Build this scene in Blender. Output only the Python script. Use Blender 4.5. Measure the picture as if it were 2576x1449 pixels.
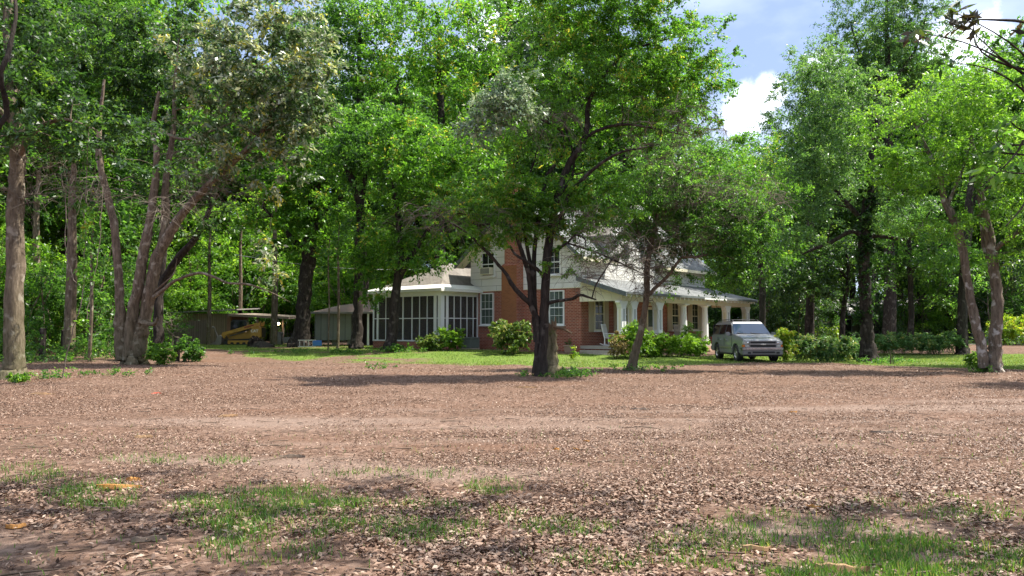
import bpy, bmesh, math, random
import numpy as np
from mathutils import Vector, Matrix

# ------------------------------------------------------------------ clear, camera, sky, sun, exposure
for o in list(bpy.data.objects):
    bpy.data.objects.remove(o)
SC = bpy.context.scene
COL = SC.collection
PITCH = math.radians(2.927)
EYE = 1.6
F = 1946.0                      # focal length in pixels of a 2576 px wide picture
cd = bpy.data.cameras.new('camera')
cd.sensor_width = 36.0
cd.lens = 36.0 * F / 2576.0
cd.clip_start = 0.05
cd.clip_end = 3000
cam = bpy.data.objects.new('camera', cd)
COL.objects.link(cam)
cam.location = (0, 0, EYE)
cam.rotation_euler = (math.pi / 2 + PITCH, 0, 0)
SC.camera = cam

SUN_EL, SUN_AZ = math.radians(60), math.atan2(0.97, 0.16)   # azimuth clockwise from +Y
world = bpy.data.worlds.new('World')
SC.world = world
world.use_nodes = True
wt = world.node_tree
wt.nodes.clear()
w_out = wt.nodes.new('ShaderNodeOutputWorld')
w_bg = wt.nodes.new('ShaderNodeBackground')
w_sky = wt.nodes.new('ShaderNodeTexSky')
w_sky.sky_type = 'NISHITA'
w_sky.sun_disc = False
w_sky.sun_elevation = SUN_EL
w_sky.sun_rotation = SUN_AZ
w_sky.air_density = 1.0
w_sky.dust_density = 1.2
w_sky.ozone_density = 1.6
w_bg.inputs['Strength'].default_value = 0.15
wt.links.new(w_bg.outputs[0], w_out.inputs[0])
# clouds by direction in the sky
w_tc = wt.nodes.new('ShaderNodeTexCoord')
w_map = wt.nodes.new('ShaderNodeMapping')
w_map.inputs['Location'].default_value = (0.9, 0.35, 0.1)
w_map.inputs['Scale'].default_value = (1.0, 1.0, 2.0)
w_n = wt.nodes.new('ShaderNodeTexNoise')
w_n.inputs['Scale'].default_value = 3.1
w_n.inputs['Detail'].default_value = 9
w_n.inputs['Roughness'].default_value = 0.52
w_r = wt.nodes.new('ShaderNodeMapRange')
w_r.inputs['From Min'].default_value = 0.45
w_r.inputs['From Max'].default_value = 0.60
w_mix = wt.nodes.new('ShaderNodeMix')
w_mix.data_type = 'RGBA'
w_mix.inputs['B'].default_value = (9.0, 9.3, 10.2, 1)
wt.links.new(w_tc.outputs['Generated'], w_map.inputs[0])
wt.links.new(w_map.outputs[0], w_n.inputs['Vector'])
# three distinct cumulus heaps, each a direction with a ragged edge
def w_math(op, a=None, b=None):
    n = wt.nodes.new('ShaderNodeMath'); n.operation = op
    for i, s in enumerate((a, b)):
        if s is None: continue
        if isinstance(s, (int, float)): n.inputs[i].default_value = s
        else: wt.links.new(s, n.inputs[i])
    return n.outputs[0]
def w_heap(px, py, rad):
    d = Vector(((px - 1288) / F, math.cos(PITCH) - (724.5 - py) / F * math.sin(PITCH), math.sin(PITCH) + (724.5 - py) / F * math.cos(PITCH))).normalized()
    n = wt.nodes.new('ShaderNodeVectorMath'); n.operation = 'DISTANCE'
    wt.links.new(w_tc.outputs['Generated'], n.inputs[0]); n.inputs[1].default_value = d
    return w_math('SUBTRACT', 1.0, w_math('DIVIDE', n.outputs['Value'], rad))
w_n2 = wt.nodes.new('ShaderNodeTexNoise')
w_n2.inputs['Scale'].default_value = 22; w_n2.inputs['Detail'].default_value = 8; w_n2.inputs['Roughness'].default_value = 0.6
wt.links.new(w_tc.outputs['Generated'], w_n2.inputs['Vector'])
heaps = [w_heap(1890, 285, 0.034), w_heap(1935, 240, 0.022), w_heap(2440, 110, 0.045), w_heap(2070, 160, 0.02), w_heap(1290, 90, 0.06)]
hp = heaps[0]
for h_ in heaps[1:]: hp = w_math('MAXIMUM', hp, h_)
hp = w_math('ADD', w_math('MULTIPLY', hp, 1.3), w_math('MULTIPLY', w_math('SUBTRACT', w_n2.outputs['Fac'], 0.5), 2.6))
w_r2 = wt.nodes.new('ShaderNodeMapRange'); w_r2.interpolation_type = 'SMOOTHSTEP'
w_r2.inputs['From Min'].default_value = -0.35; w_r2.inputs['From Max'].default_value = 0.95; w_r2.inputs['To Max'].default_value = 0.8
wt.links.new(hp, w_r2.inputs['Value'])
wt.links.new(w_n.outputs['Fac'], w_r.inputs['Value'])
veil = w_math('MULTIPLY', w_r.outputs[0], 0.45)
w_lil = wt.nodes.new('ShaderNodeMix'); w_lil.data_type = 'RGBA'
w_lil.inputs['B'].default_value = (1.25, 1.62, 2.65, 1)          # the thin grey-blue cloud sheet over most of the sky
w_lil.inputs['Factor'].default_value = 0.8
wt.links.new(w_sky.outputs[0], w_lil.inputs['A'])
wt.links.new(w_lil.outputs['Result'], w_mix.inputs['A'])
# broken bright cloud added high overhead to keep up the fill light, above the part of the sky the picture shows
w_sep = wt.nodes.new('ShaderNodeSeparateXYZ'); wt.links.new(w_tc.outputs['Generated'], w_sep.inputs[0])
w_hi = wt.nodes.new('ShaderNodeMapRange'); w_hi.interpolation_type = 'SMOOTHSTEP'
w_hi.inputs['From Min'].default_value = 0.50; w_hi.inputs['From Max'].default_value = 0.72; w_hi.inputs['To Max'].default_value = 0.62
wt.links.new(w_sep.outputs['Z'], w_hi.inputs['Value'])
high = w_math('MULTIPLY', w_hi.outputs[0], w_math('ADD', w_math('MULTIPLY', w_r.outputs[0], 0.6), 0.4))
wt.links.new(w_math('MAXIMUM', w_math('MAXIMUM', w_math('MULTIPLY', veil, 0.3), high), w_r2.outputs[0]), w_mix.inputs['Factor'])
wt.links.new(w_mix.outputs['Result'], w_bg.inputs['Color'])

sd = bpy.data.lights.new('sun', 'SUN')
sd.energy = 5.0
sd.angle = math.radians(0.6)
sd.color = (1.0, 0.95, 0.86)
sun = bpy.data.objects.new('sun', sd)
COL.objects.link(sun)
sdir = Vector((math.sin(SUN_AZ) * math.cos(SUN_EL), math.cos(SUN_AZ) * math.cos(SUN_EL), math.sin(SUN_EL)))
sun.rotation_euler = sdir.to_track_quat('Z', 'Y').to_euler()
sun.location = sdir * 60

SC.view_settings.view_transform = 'Standard'
SC.view_settings.look = 'None'
SC.view_settings.gamma = 1
SC.view_settings.use_curve_mapping = False
SC.view_settings.exposure = 1.22
SC.cycles.max_bounces = 7
SC.cycles.diffuse_bounces = 4
SC.cycles.transparent_max_bounces = 12
SC.cycles.sample_clamp_indirect = 6
SC.cycles.caustics_reflective = False
SC.cycles.caustics_refractive = False

# ------------------------------------------------------------------ helpers
def thing(name, label, cat, loc=(0, 0, 0), rz=0.0, group=None):
    o = bpy.data.objects.new(name, None)
    o.empty_display_size = 0.2
    COL.objects.link(o)
    o.location = loc
    o.rotation_euler = (0, 0, rz)
    o['label'] = label
    o['category'] = cat
    if group: o['group'] = group
    return o

def tag(o, label, cat, group=None):
    o['label'] = label
    o['category'] = cat
    if group: o['group'] = group
    return o

def link(name, me, mat, parent=None):
    o = bpy.data.objects.new(name, me)
    COL.objects.link(o)
    if mat is not None:
        if len(me.materials) == 0: me.materials.append(mat)
    if parent is not None: o.parent = parent
    return o

def kids(o):
    return [c for c in COL.objects if c.parent == o]

def dup(o, label=None, group=None, parent=None, known={}):
    c = o.copy()
    COL.objects.link(c)
    if parent is not None: c.parent = parent
    if label: c['label'] = label
    if group: c['group'] = group
    for k in o.children: dup(k, parent=c)
    return c

def mesh_np(name, V, Q=None, T=None, smooth=False, fattr=None):
    """mesh from numpy: V (n,3), Q quads (m,4), T tris (k,3); fattr = {name: per-face floats}"""
    me = bpy.data.meshes.new(name)
    V = np.ascontiguousarray(V, dtype=np.float32)
    me.vertices.add(len(V))
    me.vertices.foreach_set('co', V.ravel())
    parts, starts, off = [], [], 0
    for A in (Q, T):
        if A is None or len(A) == 0: continue
        A = np.asarray(A, dtype=np.int32)
        k = A.shape[1]
        parts.append(A.ravel())
        starts.append(off + np.arange(len(A), dtype=np.int32) * k)
        off += A.size
    li = np.concatenate(parts); ls = np.concatenate(starts)
    me.loops.add(len(li))
    me.loops.foreach_set('vertex_index', li)
    me.polygons.add(len(ls))
    me.polygons.foreach_set('loop_start', ls)
    if smooth:
        me.polygons.foreach_set('use_smooth', np.ones(len(ls), dtype=bool))
    if fattr:
        for k, a in fattr.items():
            at = me.attributes.new(k, 'FLOAT', 'FACE')
            at.data.foreach_set('value', np.ascontiguousarray(a, dtype=np.float32))
    me.update(calc_edges=True)
    return me

class MB:
    """collects simple shapes into one mesh"""
    def __init__(s): s.V = []; s.F = []
    def add(s, V, Fs):
        b = len(s.V)
        s.V += [tuple(v) for v in V]
        s.F += [tuple(i + b for i in f) for f in Fs]
        return s
    def box(s, x0, x1, y0, y1, z0, z1, M=None):
        V = [(x, y, z) for z in (z0, z1) for y in (y0, y1) for x in (x0, x1)]
        if M is not None: V = [M @ Vector(v) for v in V]
        return s.add(V, [(0, 2, 3, 1), (4, 5, 7, 6), (0, 1, 5, 4), (2, 6, 7, 3), (0, 4, 6, 2), (1, 3, 7, 5)])
    def prism(s, poly, axis, a, b, M=None):
        """poly: 2-D outline extruded along axis from a to b (axis 0: poly=(y,z); 1: (x,z); 2: (x,y))"""
        def mk(p, t):
            if axis == 0: return (t, p[0], p[1])
            if axis == 1: return (p[0], t, p[1])
            return (p[0], p[1], t)
        n = len(poly)
        V = [mk(p, a) for p in poly] + [mk(p, b) for p in poly]
        if M is not None: V = [M @ Vector(v) for v in V]
        Fs = [tuple(range(n))[::-1], tuple(range(n, 2 * n))]
        Fs += [(i, (i + 1) % n, n + (i + 1) % n, n + i) for i in range(n)]
        return s.add(V, Fs)
    def tube(s, pts, rads, n=8, cap=True):
        V, Q = tube_np(np.array([tuple(p) for p in pts], float), np.array(rads, float), n)
        b = len(s.V); s.add(V, Q.tolist())
        if cap:
            s.F.append(tuple(b + i for i in range(n))[::-1]); s.F.append(tuple(b + (len(pts) - 1) * n + i for i in range(n)))
        return s
    def lathe(s, prof, n=20, c=(0, 0, 0), axis=2, cap=True):
        V = []
        for r, z in prof:
            for i in range(n):
                a = 2 * math.pi * i / n
                p = (r * math.cos(a), r * math.sin(a), z)
                if axis == 0: p = (p[2], p[0], p[1])
                V.append((p[0] + c[0], p[1] + c[1], p[2] + c[2]))
        Fs = [(k * n + i, k * n + (i + 1) % n, (k + 1) * n + (i + 1) % n, (k + 1) * n + i) for k in range(len(prof) - 1) for i in range(n)]
        if cap and prof[0][0] > 1e-4: Fs.append(tuple(range(n))[::-1])
        if cap and prof[-1][0] > 1e-4: Fs.append(tuple((len(prof) - 1) * n + i for i in range(n)))
        return s.add(V, Fs)
    def build(s, name, mat, parent=None, bevel=0.0, smooth=False, seg=2):
        me = bpy.data.meshes.new(name)
        me.from_pydata(s.V, [], s.F)
        bm = bmesh.new(); bm.from_mesh(me)
        bmesh.ops.recalc_face_normals(bm, faces=bm.faces)
        if bevel > 0:
            es = [e for e in bm.edges if len(e.link_faces) == 2 and e.calc_face_angle(0) > 0.5]
            bmesh.ops.bevel(bm, geom=es, offset=bevel, segments=seg, affect='EDGES', clamp_overlap=True)
        bm.to_mesh(me); bm.free()
        if smooth:
            me.polygons.foreach_set('use_smooth', np.ones(len(me.polygons), dtype=bool))
            me.set_sharp_from_angle(angle=math.radians(40))
        return link(name, me, mat, parent)

def tube_np(P, R, n=6):
    """swept tube around the polyline P with radii R"""
    m = len(P)
    T = np.gradient(P, axis=0)
    T /= np.linalg.norm(T, axis=1)[:, None] + 1e-9
    a = np.array([1.0, 0, 0]) if abs(T[0, 0]) < 0.8 else np.array([0, 1.0, 0])
    U = np.empty_like(P)
    u = a - T[0] * a.dot(T[0]); u /= np.linalg.norm(u)
    for i in range(m):
        u = u - T[i] * u.dot(T[i]); u /= np.linalg.norm(u) + 1e-9
        U[i] = u
    W = np.cross(T, U)
    ang = np.arange(n) * 2 * np.pi / n
    ring = P[:, None, :] + R[:, None, None] * (np.cos(ang)[None, :, None] * U[:, None, :] + np.sin(ang)[None, :, None] * W[:, None, :])
    V = ring.reshape(-1, 3)
    i = np.arange(m - 1)[:, None] * n
    j = np.arange(n)[None, :]
    j2 = (j + 1) % n
    Q = np.stack([i + j, i + j2, i + n + j2, i + n + j], -1).reshape(-1, 4)
    return V, Q

def catmull(P, k=4):
    P = np.asarray(P, float)
    if len(P) < 3:
        t = np.linspace(0, 1, k + 1)[:, None]
        return P[0] * (1 - t) + P[-1] * t
    A = np.vstack([2 * P[0] - P[1], P, 2 * P[-1] - P[-2]])
    out = []
    for i in range(1, len(A) - 2):
        t = np.linspace(0, 1, k, endpoint=False)[:, None]
        p0, p1, p2, p3 = A[i - 1], A[i], A[i + 1], A[i + 2]
        out.append(0.5 * (2 * p1 + (p2 - p0) * t + (2 * p0 - 5 * p1 + 4 * p2 - p3) * t ** 2 + (3 * p1 - p0 - 3 * p2 + p3) * t ** 3))
    out.append(A[-2][None])
    return np.vstack(out)

def vnoise(x, y, s, seed=0):
    """smooth 2-D value noise 0..1, lattice spacing s metres"""
    x = np.asarray(x, float) / s + 1000.0; y = np.asarray(y, float) / s + 1000.0
    xi = np.floor(x).astype(np.int64); yi = np.floor(y).astype(np.int64)
    fx = x - xi; fy = y - yi
    fx = fx * fx * (3 - 2 * fx); fy = fy * fy * (3 - 2 * fy)
    def h(a, b):
        v = np.sin(a * 127.1 + b * 311.7 + seed * 74.7) * 43758.5453
        return v - np.floor(v)
    return (h(xi, yi) * (1 - fx) + h(xi + 1, yi) * fx) * (1 - fy) + (h(xi, yi + 1) * (1 - fx) + h(xi + 1, yi + 1) * fx) * fy

def fbm(x, y, s, seed=0, o=3):
    r = 0; a = 0.5; t = 0
    for k in range(o):
        r = r + a * vnoise(x, y, s / 2 ** k, seed + k * 7); t += a; a *= 0.55
    return r / t

def sstep(a, b, x):
    t = np.clip((np.asarray(x, float) - a) / (b - a), 0, 1)
    return t * t * (3 - 2 * t)

def ground_z(x, y):
    x = np.asarray(x, float); y = np.asarray(y, float)
    off = 6.0 * sstep(8, 11, x)
    z = 0.33 * sstep(35.5 + off, 44 + off, y)
    z = z + 0.05 * (fbm(x, y, 5.0, 3) - 0.5) * sstep(2, 7, y) * (1 - sstep(33, 36, y))
    z = z + 0.055 * (fbm(x, y, 1.3, 9) - 0.5) * (1 - sstep(33, 36, y))
    # mound of leaves round the foot of the middle tree
    z = z + 0.05 * np.exp(-(((x - 1.0) / 2.2) ** 2 + ((y - 24.9) / 2.0) ** 2))
    return z
def gz(x, y): return float(ground_z(x, y))

CT, ST = math.cos(PITCH), math.sin(PITCH)
def P(px, py, Y):
    """the point at distance Y (metres ahead) seen at a place of the 2576 x 1449 picture"""
    u = (px - 1288) / F; v = (724.5 - py) / F
    d = (u, CT - v * ST, ST + v * CT)
    k = Y / d[1]
    return np.array((d[0] * k, Y, EYE + d[2] * k))
def G(px, Y):
    x = (px - 1288) / F * Y * 1.003
    return np.array((x, Y, gz(x, Y)))

# ------------------------------------------------------------------ materials
def mat(name, rgb, rough=0.6, spec=0.5, metal=0.0, noise=None, bump=None, coat=0.0):
    """principled; noise=(scale, amount, second colour): mottling; bump=(scale, strength)"""
    m = bpy.data.materials.new(name); m.use_nodes = True
    nt = m.node_tree; b = nt.nodes['Principled BSDF']
    b.inputs['Base Color'].default_value = (*rgb, 1)
    b.inputs['Roughness'].default_value = rough
    b.inputs['Specular IOR Level'].default_value = spec
    b.inputs['Metallic'].default_value = metal
    b.inputs['Coat Weight'].default_value = coat
    if noise or bump:
        tc = nt.nodes.new('ShaderNodeTexCoord')
    if noise:
        n = nt.nodes.new('ShaderNodeTexNoise'); n.inputs['Scale'].default_value = noise[0]; n.inputs['Detail'].default_value = 6
        n.inputs['Roughness'].default_value = 0.65
        nt.links.new(tc.outputs['Object'], n.inputs['Vector'])
        mr = nt.nodes.new('ShaderNodeMapRange'); mr.inputs['From Min'].default_value = 0.35; mr.inputs['From Max'].default_value = 0.68
        mr.inputs['To Max'].default_value = noise[1]
        nt.links.new(n.outputs['Fac'], mr.inputs['Value'])
        mx = nt.nodes.new('ShaderNodeMix'); mx.data_type = 'RGBA'
        mx.inputs['A'].default_value = (*rgb, 1); mx.inputs['B'].default_value = (*noise[2], 1)
        nt.links.new(mr.outputs[0], mx.inputs['Factor']); nt.links.new(mx.outputs['Result'], b.inputs['Base Color'])
    if bump:
        n = nt.nodes.new('ShaderNodeTexNoise'); n.inputs['Scale'].default_value = bump[0]; n.inputs['Detail'].default_value = 5
        nt.links.new(tc.outputs['Object'], n.inputs['Vector'])
        bp = nt.nodes.new('ShaderNodeBump'); bp.inputs['Strength'].default_value = bump[1]; bp.inputs['Distance'].default_value = 0.02
        nt.links.new(n.outputs['Fac'], bp.inputs['Height']); nt.links.new(bp.outputs[0], b.inputs['Normal'])
    return m

def leaf_mat(name, cols, rough=0.45, trans=0.35, spec=0.5, tcol=None):
    """leaf material: own colour per leaf from the face attribute 'v', light shining through"""
    m = bpy.data.materials.new(name); m.use_nodes = True
    nt = m.node_tree; b = nt.nodes['Principled BSDF']; out = nt.nodes['Material Output']
    at = nt.nodes.new('ShaderNodeAttribute'); at.attribute_name = 'v'
    cr = nt.nodes.new('ShaderNodeValToRGB')
    el = cr.color_ramp.elements
    for i, (p, c) in enumerate(cols):
        e = el[i] if i < 2 else el.new(p)
        e.position = p; e.color = (*c, 1)
    nt.links.new(at.outputs['Fac'], cr.inputs[0])
    nt.links.new(cr.outputs[0], b.inputs['Base Color'])
    b.inputs['Roughness'].default_value = rough
    b.inputs['Specular IOR Level'].default_value = spec
    if trans > 0:
        tr = nt.nodes.new('ShaderNodeBsdfTranslucent')
        mul = nt.nodes.new('ShaderNodeMix'); mul.data_type = 'RGBA'; mul.blend_type = 'MULTIPLY'; mul.inputs['Factor'].default_value = 1
        mul.inputs['B'].default_value = (*(tcol or (2.4, 2.35, 1.15)), 1)
        nt.links.new(cr.outputs[0], mul.inputs['A'])
        nt.links.new(mul.outputs['Result'], tr.inputs['Color'])
        mx = nt.nodes.new('ShaderNodeMixShader'); mx.inputs[0].default_value = trans
        nt.links.new(b.outputs[0], mx.inputs[1]); nt.links.new(tr.outputs[0], mx.inputs[2])
        nt.links.new(mx.outputs[0], out.inputs[0])
    return m

def bark_mat(name, c1, c2, c3, moss=0.0):
    m = bpy.data.materials.new(name); m.use_nodes = True
    nt = m.node_tree; b = nt.nodes['Principled BSDF']; b.inputs['Roughness'].default_value = 0.9
    b.inputs['Specular IOR Level'].default_value = 0.15
    tc = nt.nodes.new('ShaderNodeTexCoord')
    mp = nt.nodes.new('ShaderNodeMapping'); mp.inputs['Scale'].default_value = (1, 1, 0.22)
    nt.links.new(tc.outputs['Object'], mp.inputs[0])
    n = nt.nodes.new('ShaderNodeTexNoise'); n.inputs['Scale'].default_value = 11; n.inputs['Detail'].default_value = 8; n.inputs['Roughness'].default_value = 0.7
    nt.links.new(mp.outputs[0], n.inputs['Vector'])
    n2 = nt.nodes.new('ShaderNodeTexNoise'); n2.inputs['Scale'].default_value = 3.5; n2.inputs['Detail'].default_value = 5
    nt.links.new(tc.outputs['Object'], n2.inputs['Vector'])
    cr = nt.nodes.new('ShaderNodeValToRGB')
    cr.color_ramp.elements[0].position = 0.36; cr.color_ramp.elements[0].color = (*c1, 1)
    cr.color_ramp.elements[1].position = 0.62; cr.color_ramp.elements[1].color = (*c2, 1)
    nt.links.new(n.outputs['Fac'], cr.inputs[0])
    mr = nt.nodes.new('ShaderNodeMapRange'); mr.inputs['From Min'].default_value = 0.56; mr.inputs['From Max'].default_value = 0.66
    nt.links.new(n2.outputs['Fac'], mr.inputs['Value'])
    mx = nt.nodes.new('ShaderNodeMix'); mx.data_type = 'RGBA'; mx.inputs['B'].default_value = (*c3, 1)
    nt.links.new(mr.outputs[0], mx.inputs['Factor']); nt.links.new(cr.outputs[0], mx.inputs['A'])
    res = mx.outputs['Result']
    if moss > 0:
        sx = nt.nodes.new('ShaderNodeSeparateXYZ'); nt.links.new(tc.outputs['Object'], sx.inputs[0])
        ml = nt.nodes.new('ShaderNodeMapRange'); ml.inputs['From Min'].default_value = 3.2; ml.inputs['From Max'].default_value = 0.2; ml.inputs['To Max'].default_value = moss
        nt.links.new(sx.outputs['Z'], ml.inputs['Value'])
        mm = nt.nodes.new('ShaderNodeMath'); mm.operation = 'MULTIPLY'
        nt.links.new(ml.outputs[0], mm.inputs[0]); nt.links.new(n2.outputs['Fac'], mm.inputs[1])
        m3 = nt.nodes.new('ShaderNodeMix'); m3.data_type = 'RGBA'; m3.inputs['B'].default_value = (0.085, 0.105, 0.03, 1)
        nt.links.new(mm.outputs[0], m3.inputs['Factor']); nt.links.new(res, m3.inputs['A'])
        res = m3.outputs['Result']
    nt.links.new(res, b.inputs['Base Color'])
    bp = nt.nodes.new('ShaderNodeBump'); bp.inputs['Strength'].default_value = 1.0; bp.inputs['Distance'].default_value = 0.06
    nt.links.new(n.outputs['Fac'], bp.inputs['Height']); nt.links.new(bp.outputs[0], b.inputs['Normal'])
    return m

def brick_mat(name, c1, c2, mortar, bw, bh, ms, u=(1, 1, 0), rough=0.85, bumps=0.5, offset=0.5, mottle=None, v=(0, 0, 1), bias=0.0):
    """courses of bricks, boards or shingles in the object's own space; u and v say which way the courses run"""
    m = bpy.data.materials.new(name); m.use_nodes = True
    nt = m.node_tree; b = nt.nodes['Principled BSDF']; b.inputs['Roughness'].default_value = rough
    b.inputs['Specular IOR Level'].default_value = 0.3
    tc = nt.nodes.new('ShaderNodeTexCoord')
    def dot(w):
        d = nt.nodes.new('ShaderNodeVectorMath'); d.operation = 'DOT_PRODUCT'; d.inputs[1].default_value = w
        nt.links.new(tc.outputs['Object'], d.inputs[0]); return d.outputs['Value']
    cb = nt.nodes.new('ShaderNodeCombineXYZ')
    nt.links.new(dot(u), cb.inputs[0]); nt.links.new(dot(v), cb.inputs[1])
    br = nt.nodes.new('ShaderNodeTexBrick'); br.offset = offset
    nt.links.new(cb.outputs[0], br.inputs['Vector'])
    br.inputs['Color1'].default_value = (*c1, 1); br.inputs['Color2'].default_value = (*c2, 1); br.inputs['Mortar'].default_value = (*mortar, 1)
    br.inputs['Scale'].default_value = 1; br.inputs['Mortar Size'].default_value = ms; br.inputs['Mortar Smooth'].default_value = 0.2
    br.inputs['Brick Width'].default_value = bw; br.inputs['Row Height'].default_value = bh; br.inputs['Bias'].default_value = bias
    res = br.outputs['Color']
    if mottle:
        n = nt.nodes.new('ShaderNodeTexNoise'); n.inputs['Scale'].default_value = mottle[0]; n.inputs['Detail'].default_value = 6; n.inputs['Roughness'].default_value = 0.65
        nt.links.new(tc.outputs['Object'], n.inputs['Vector'])
        mr = nt.nodes.new('ShaderNodeMapRange'); mr.inputs['From Min'].default_value = 0.42; mr.inputs['From Max'].default_value = 0.7; mr.inputs['To Max'].default_value = mottle[1]
        nt.links.new(n.outputs['Fac'], mr.inputs['Value'])
        mx = nt.nodes.new('ShaderNodeMix'); mx.data_type = 'RGBA'; mx.inputs['B'].default_value = (*mottle[2], 1)
        nt.links.new(mr.outputs[0], mx.inputs['Factor']); nt.links.new(res, mx.inputs['A']); res = mx.outputs['Result']
    nt.links.new(res, b.inputs['Base Color'])
    bp = nt.nodes.new('ShaderNodeBump'); bp.invert = True; bp.inputs['Strength'].default_value = bumps; bp.inputs['Distance'].default_value = 0.012
    nt.links.new(br.outputs['Fac'], bp.inputs['Height']); nt.links.new(bp.outputs[0], b.inputs['Normal'])
    return m

def veil_mat(name, rgb, see, rough=0.5, gloss=0.0):
    """insect screen or glass: partly see-through, the rest a surface of its own"""
    m = bpy.data.materials.new(name); m.use_nodes = True
    nt = m.node_tree; b = nt.nodes['Principled BSDF']; out = nt.nodes['Material Output']
    b.inputs['Base Color'].default_value = (*rgb, 1); b.inputs['Roughness'].default_value = rough
    b.inputs['Specular IOR Level'].default_value = 0.5 + gloss
    tr = nt.nodes.new('ShaderNodeBsdfTransparent'); tr.inputs['Color'].default_value = (0.9, 0.93, 0.9, 1)
    mx = nt.nodes.new('ShaderNodeMixShader'); mx.inputs[0].default_value = see
    nt.links.new(b.outputs[0], mx.inputs[1]); nt.links.new(tr.outputs[0], mx.inputs[2]); nt.links.new(mx.outputs[0], out.inputs[0])
    return m

# ================================================================== GROUND
rng = np.random.default_rng(7)

def lawn_mask(x, y):
    x = np.asarray(x, float); y = np.asarray(y, float)
    bx = [-40, -16, -13, -8, -2, 0, 4, 9, 11, 14, 15.5, 17, 20, 40]
    by = [60, 44, 38.5, 35.2, 33.3, 32.4, 31.6, 33.8, 34.8, 35.0, 33.0, 30.8, 29.8, 29]
    b = np.interp(x, bx, by) + 3.4 * (fbm(x, y, 2.5, 21) - 0.5)
    m = sstep(-0.5, 0.9, y - b)
    far = 46 + 18 * sstep(-2, -7, x) - 1.4 * sstep(12, 16, x)
    m = m * (1 - sstep(far - 0.6, far + 0.6, y + 1.2 * (fbm(x, y, 1.5, 4) - 0.5)))
    patch = sstep(0.34, 0.5, fbm(x, y, 2.2, 31)) * sstep(-3, -6, x) + sstep(-6, -3, x)
    m = m * (0.2 + 0.8 * patch) * (0.72 + 0.28 * sstep(0.36, 0.52, fbm(x * .6, y, 1.3, 33)))
    # bare strip under the shrubs along the porch
    hx = (x - 3.75) * 0.64 + (y - 42) * 0.77; hy = -(x - 3.75) * 0.77 + (y - 42) * 0.64
    bed = sstep(-5.2, -4.5, hy) * (1 - sstep(9.5, 11.0, hx)) * sstep(0.6, 1.5, hx)
    bed2 = sstep(-2.3, -1.5, hx) * sstep(-1.2, 0, hy) * (1 - sstep(9, 14, hy))
    return m * (1 - np.maximum(bed, 0.8 * bed2))

def dirt_mask(x, y):
    x = np.asarray(x, float); y = np.asarray(y, float)
    d = np.zeros_like(x + y)
    for cx, cy, rx, ry, rot in ((8.5, 15.5, 5.5, 0.75, 0.05), (11.5, 17.2, 4.5, 0.5, 0.1), (1.2, 12.4, 2.6, 0.7, -0.08), (2.2, 13.6, 3.2, 0.35, -0.1),
                                (-3.0, 9.3, 2.4, 0.45, -0.12), (-0.8, 8.6, 2.5, 0.5, -0.05), (-3.8, 13.2, 3.2, 0.8, 0.05), (2.7, 5.4, 1.1, 0.35, 0.1), (-4.2, 5.3, 0.8, 0.9, 0), (2.2, 6.2, 1.5, .35, 0.1)):
        c, s = math.cos(rot), math.sin(rot)
        a = ((x - cx) * c + (y - cy) * s) / rx; b = (-(x - cx) * s + (y - cy) * c) / ry
        d = np.maximum(d, 1 - sstep(0.5, 1.15, np.sqrt(a * a + b * b) + 0.5 * (fbm(x, y, 1.2, 55) - 0.5)))
    # wheel tracks curving in from the right
    for a, b_, c_ in ((13.2, 0.012, 3.0), (14.9, 0.012, 3.0), (11.0, -0.015, 1.0), (12.5, -0.012, 1.0)):
        t = y - (a + b_ * (x - c_) ** 2 + 0.25 * (fbm(x, y * 0, 3.0, 61) - .5))
        d = np.maximum(d, 0.75 * np.exp(-(t / 0.24) ** 2) * sstep(-7, -2, x) * sstep(0.3, 0.55, fbm(x, y, 2.0, 62)))
    return d

xs = np.concatenate([[-700, -300, -140, -90], np.arange(-62, 62.01, 0.32), [90, 140, 300, 700]])
ys = np.concatenate([[-300, -80, -30], np.arange(-12, 92.01, 0.32), [120, 180, 400, 900]])
gx, gy = np.meshgrid(xs, ys)
GV = np.stack([gx, gy, ground_z(gx, gy)], -1).reshape(-1, 3)
nx, ny = len(xs), len(ys)
ii = (np.arange(ny - 1)[:, None] * nx + np.arange(nx - 1)[None, :])
GQ = np.stack([ii, ii + 1, ii + nx + 1, ii + nx], -1).reshape(-1, 4)
gme = mesh_np('ground', GV, GQ, smooth=True)
for nm, arr in (('lawn', lawn_mask(GV[:, 0], GV[:, 1])), ('dirt', dirt_mask(GV[:, 0], GV[:, 1]))):
    at = gme.attributes.new(nm, 'FLOAT', 'POINT'); at.data.foreach_set('value', np.ascontiguousarray(arr, dtype=np.float32))

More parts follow.
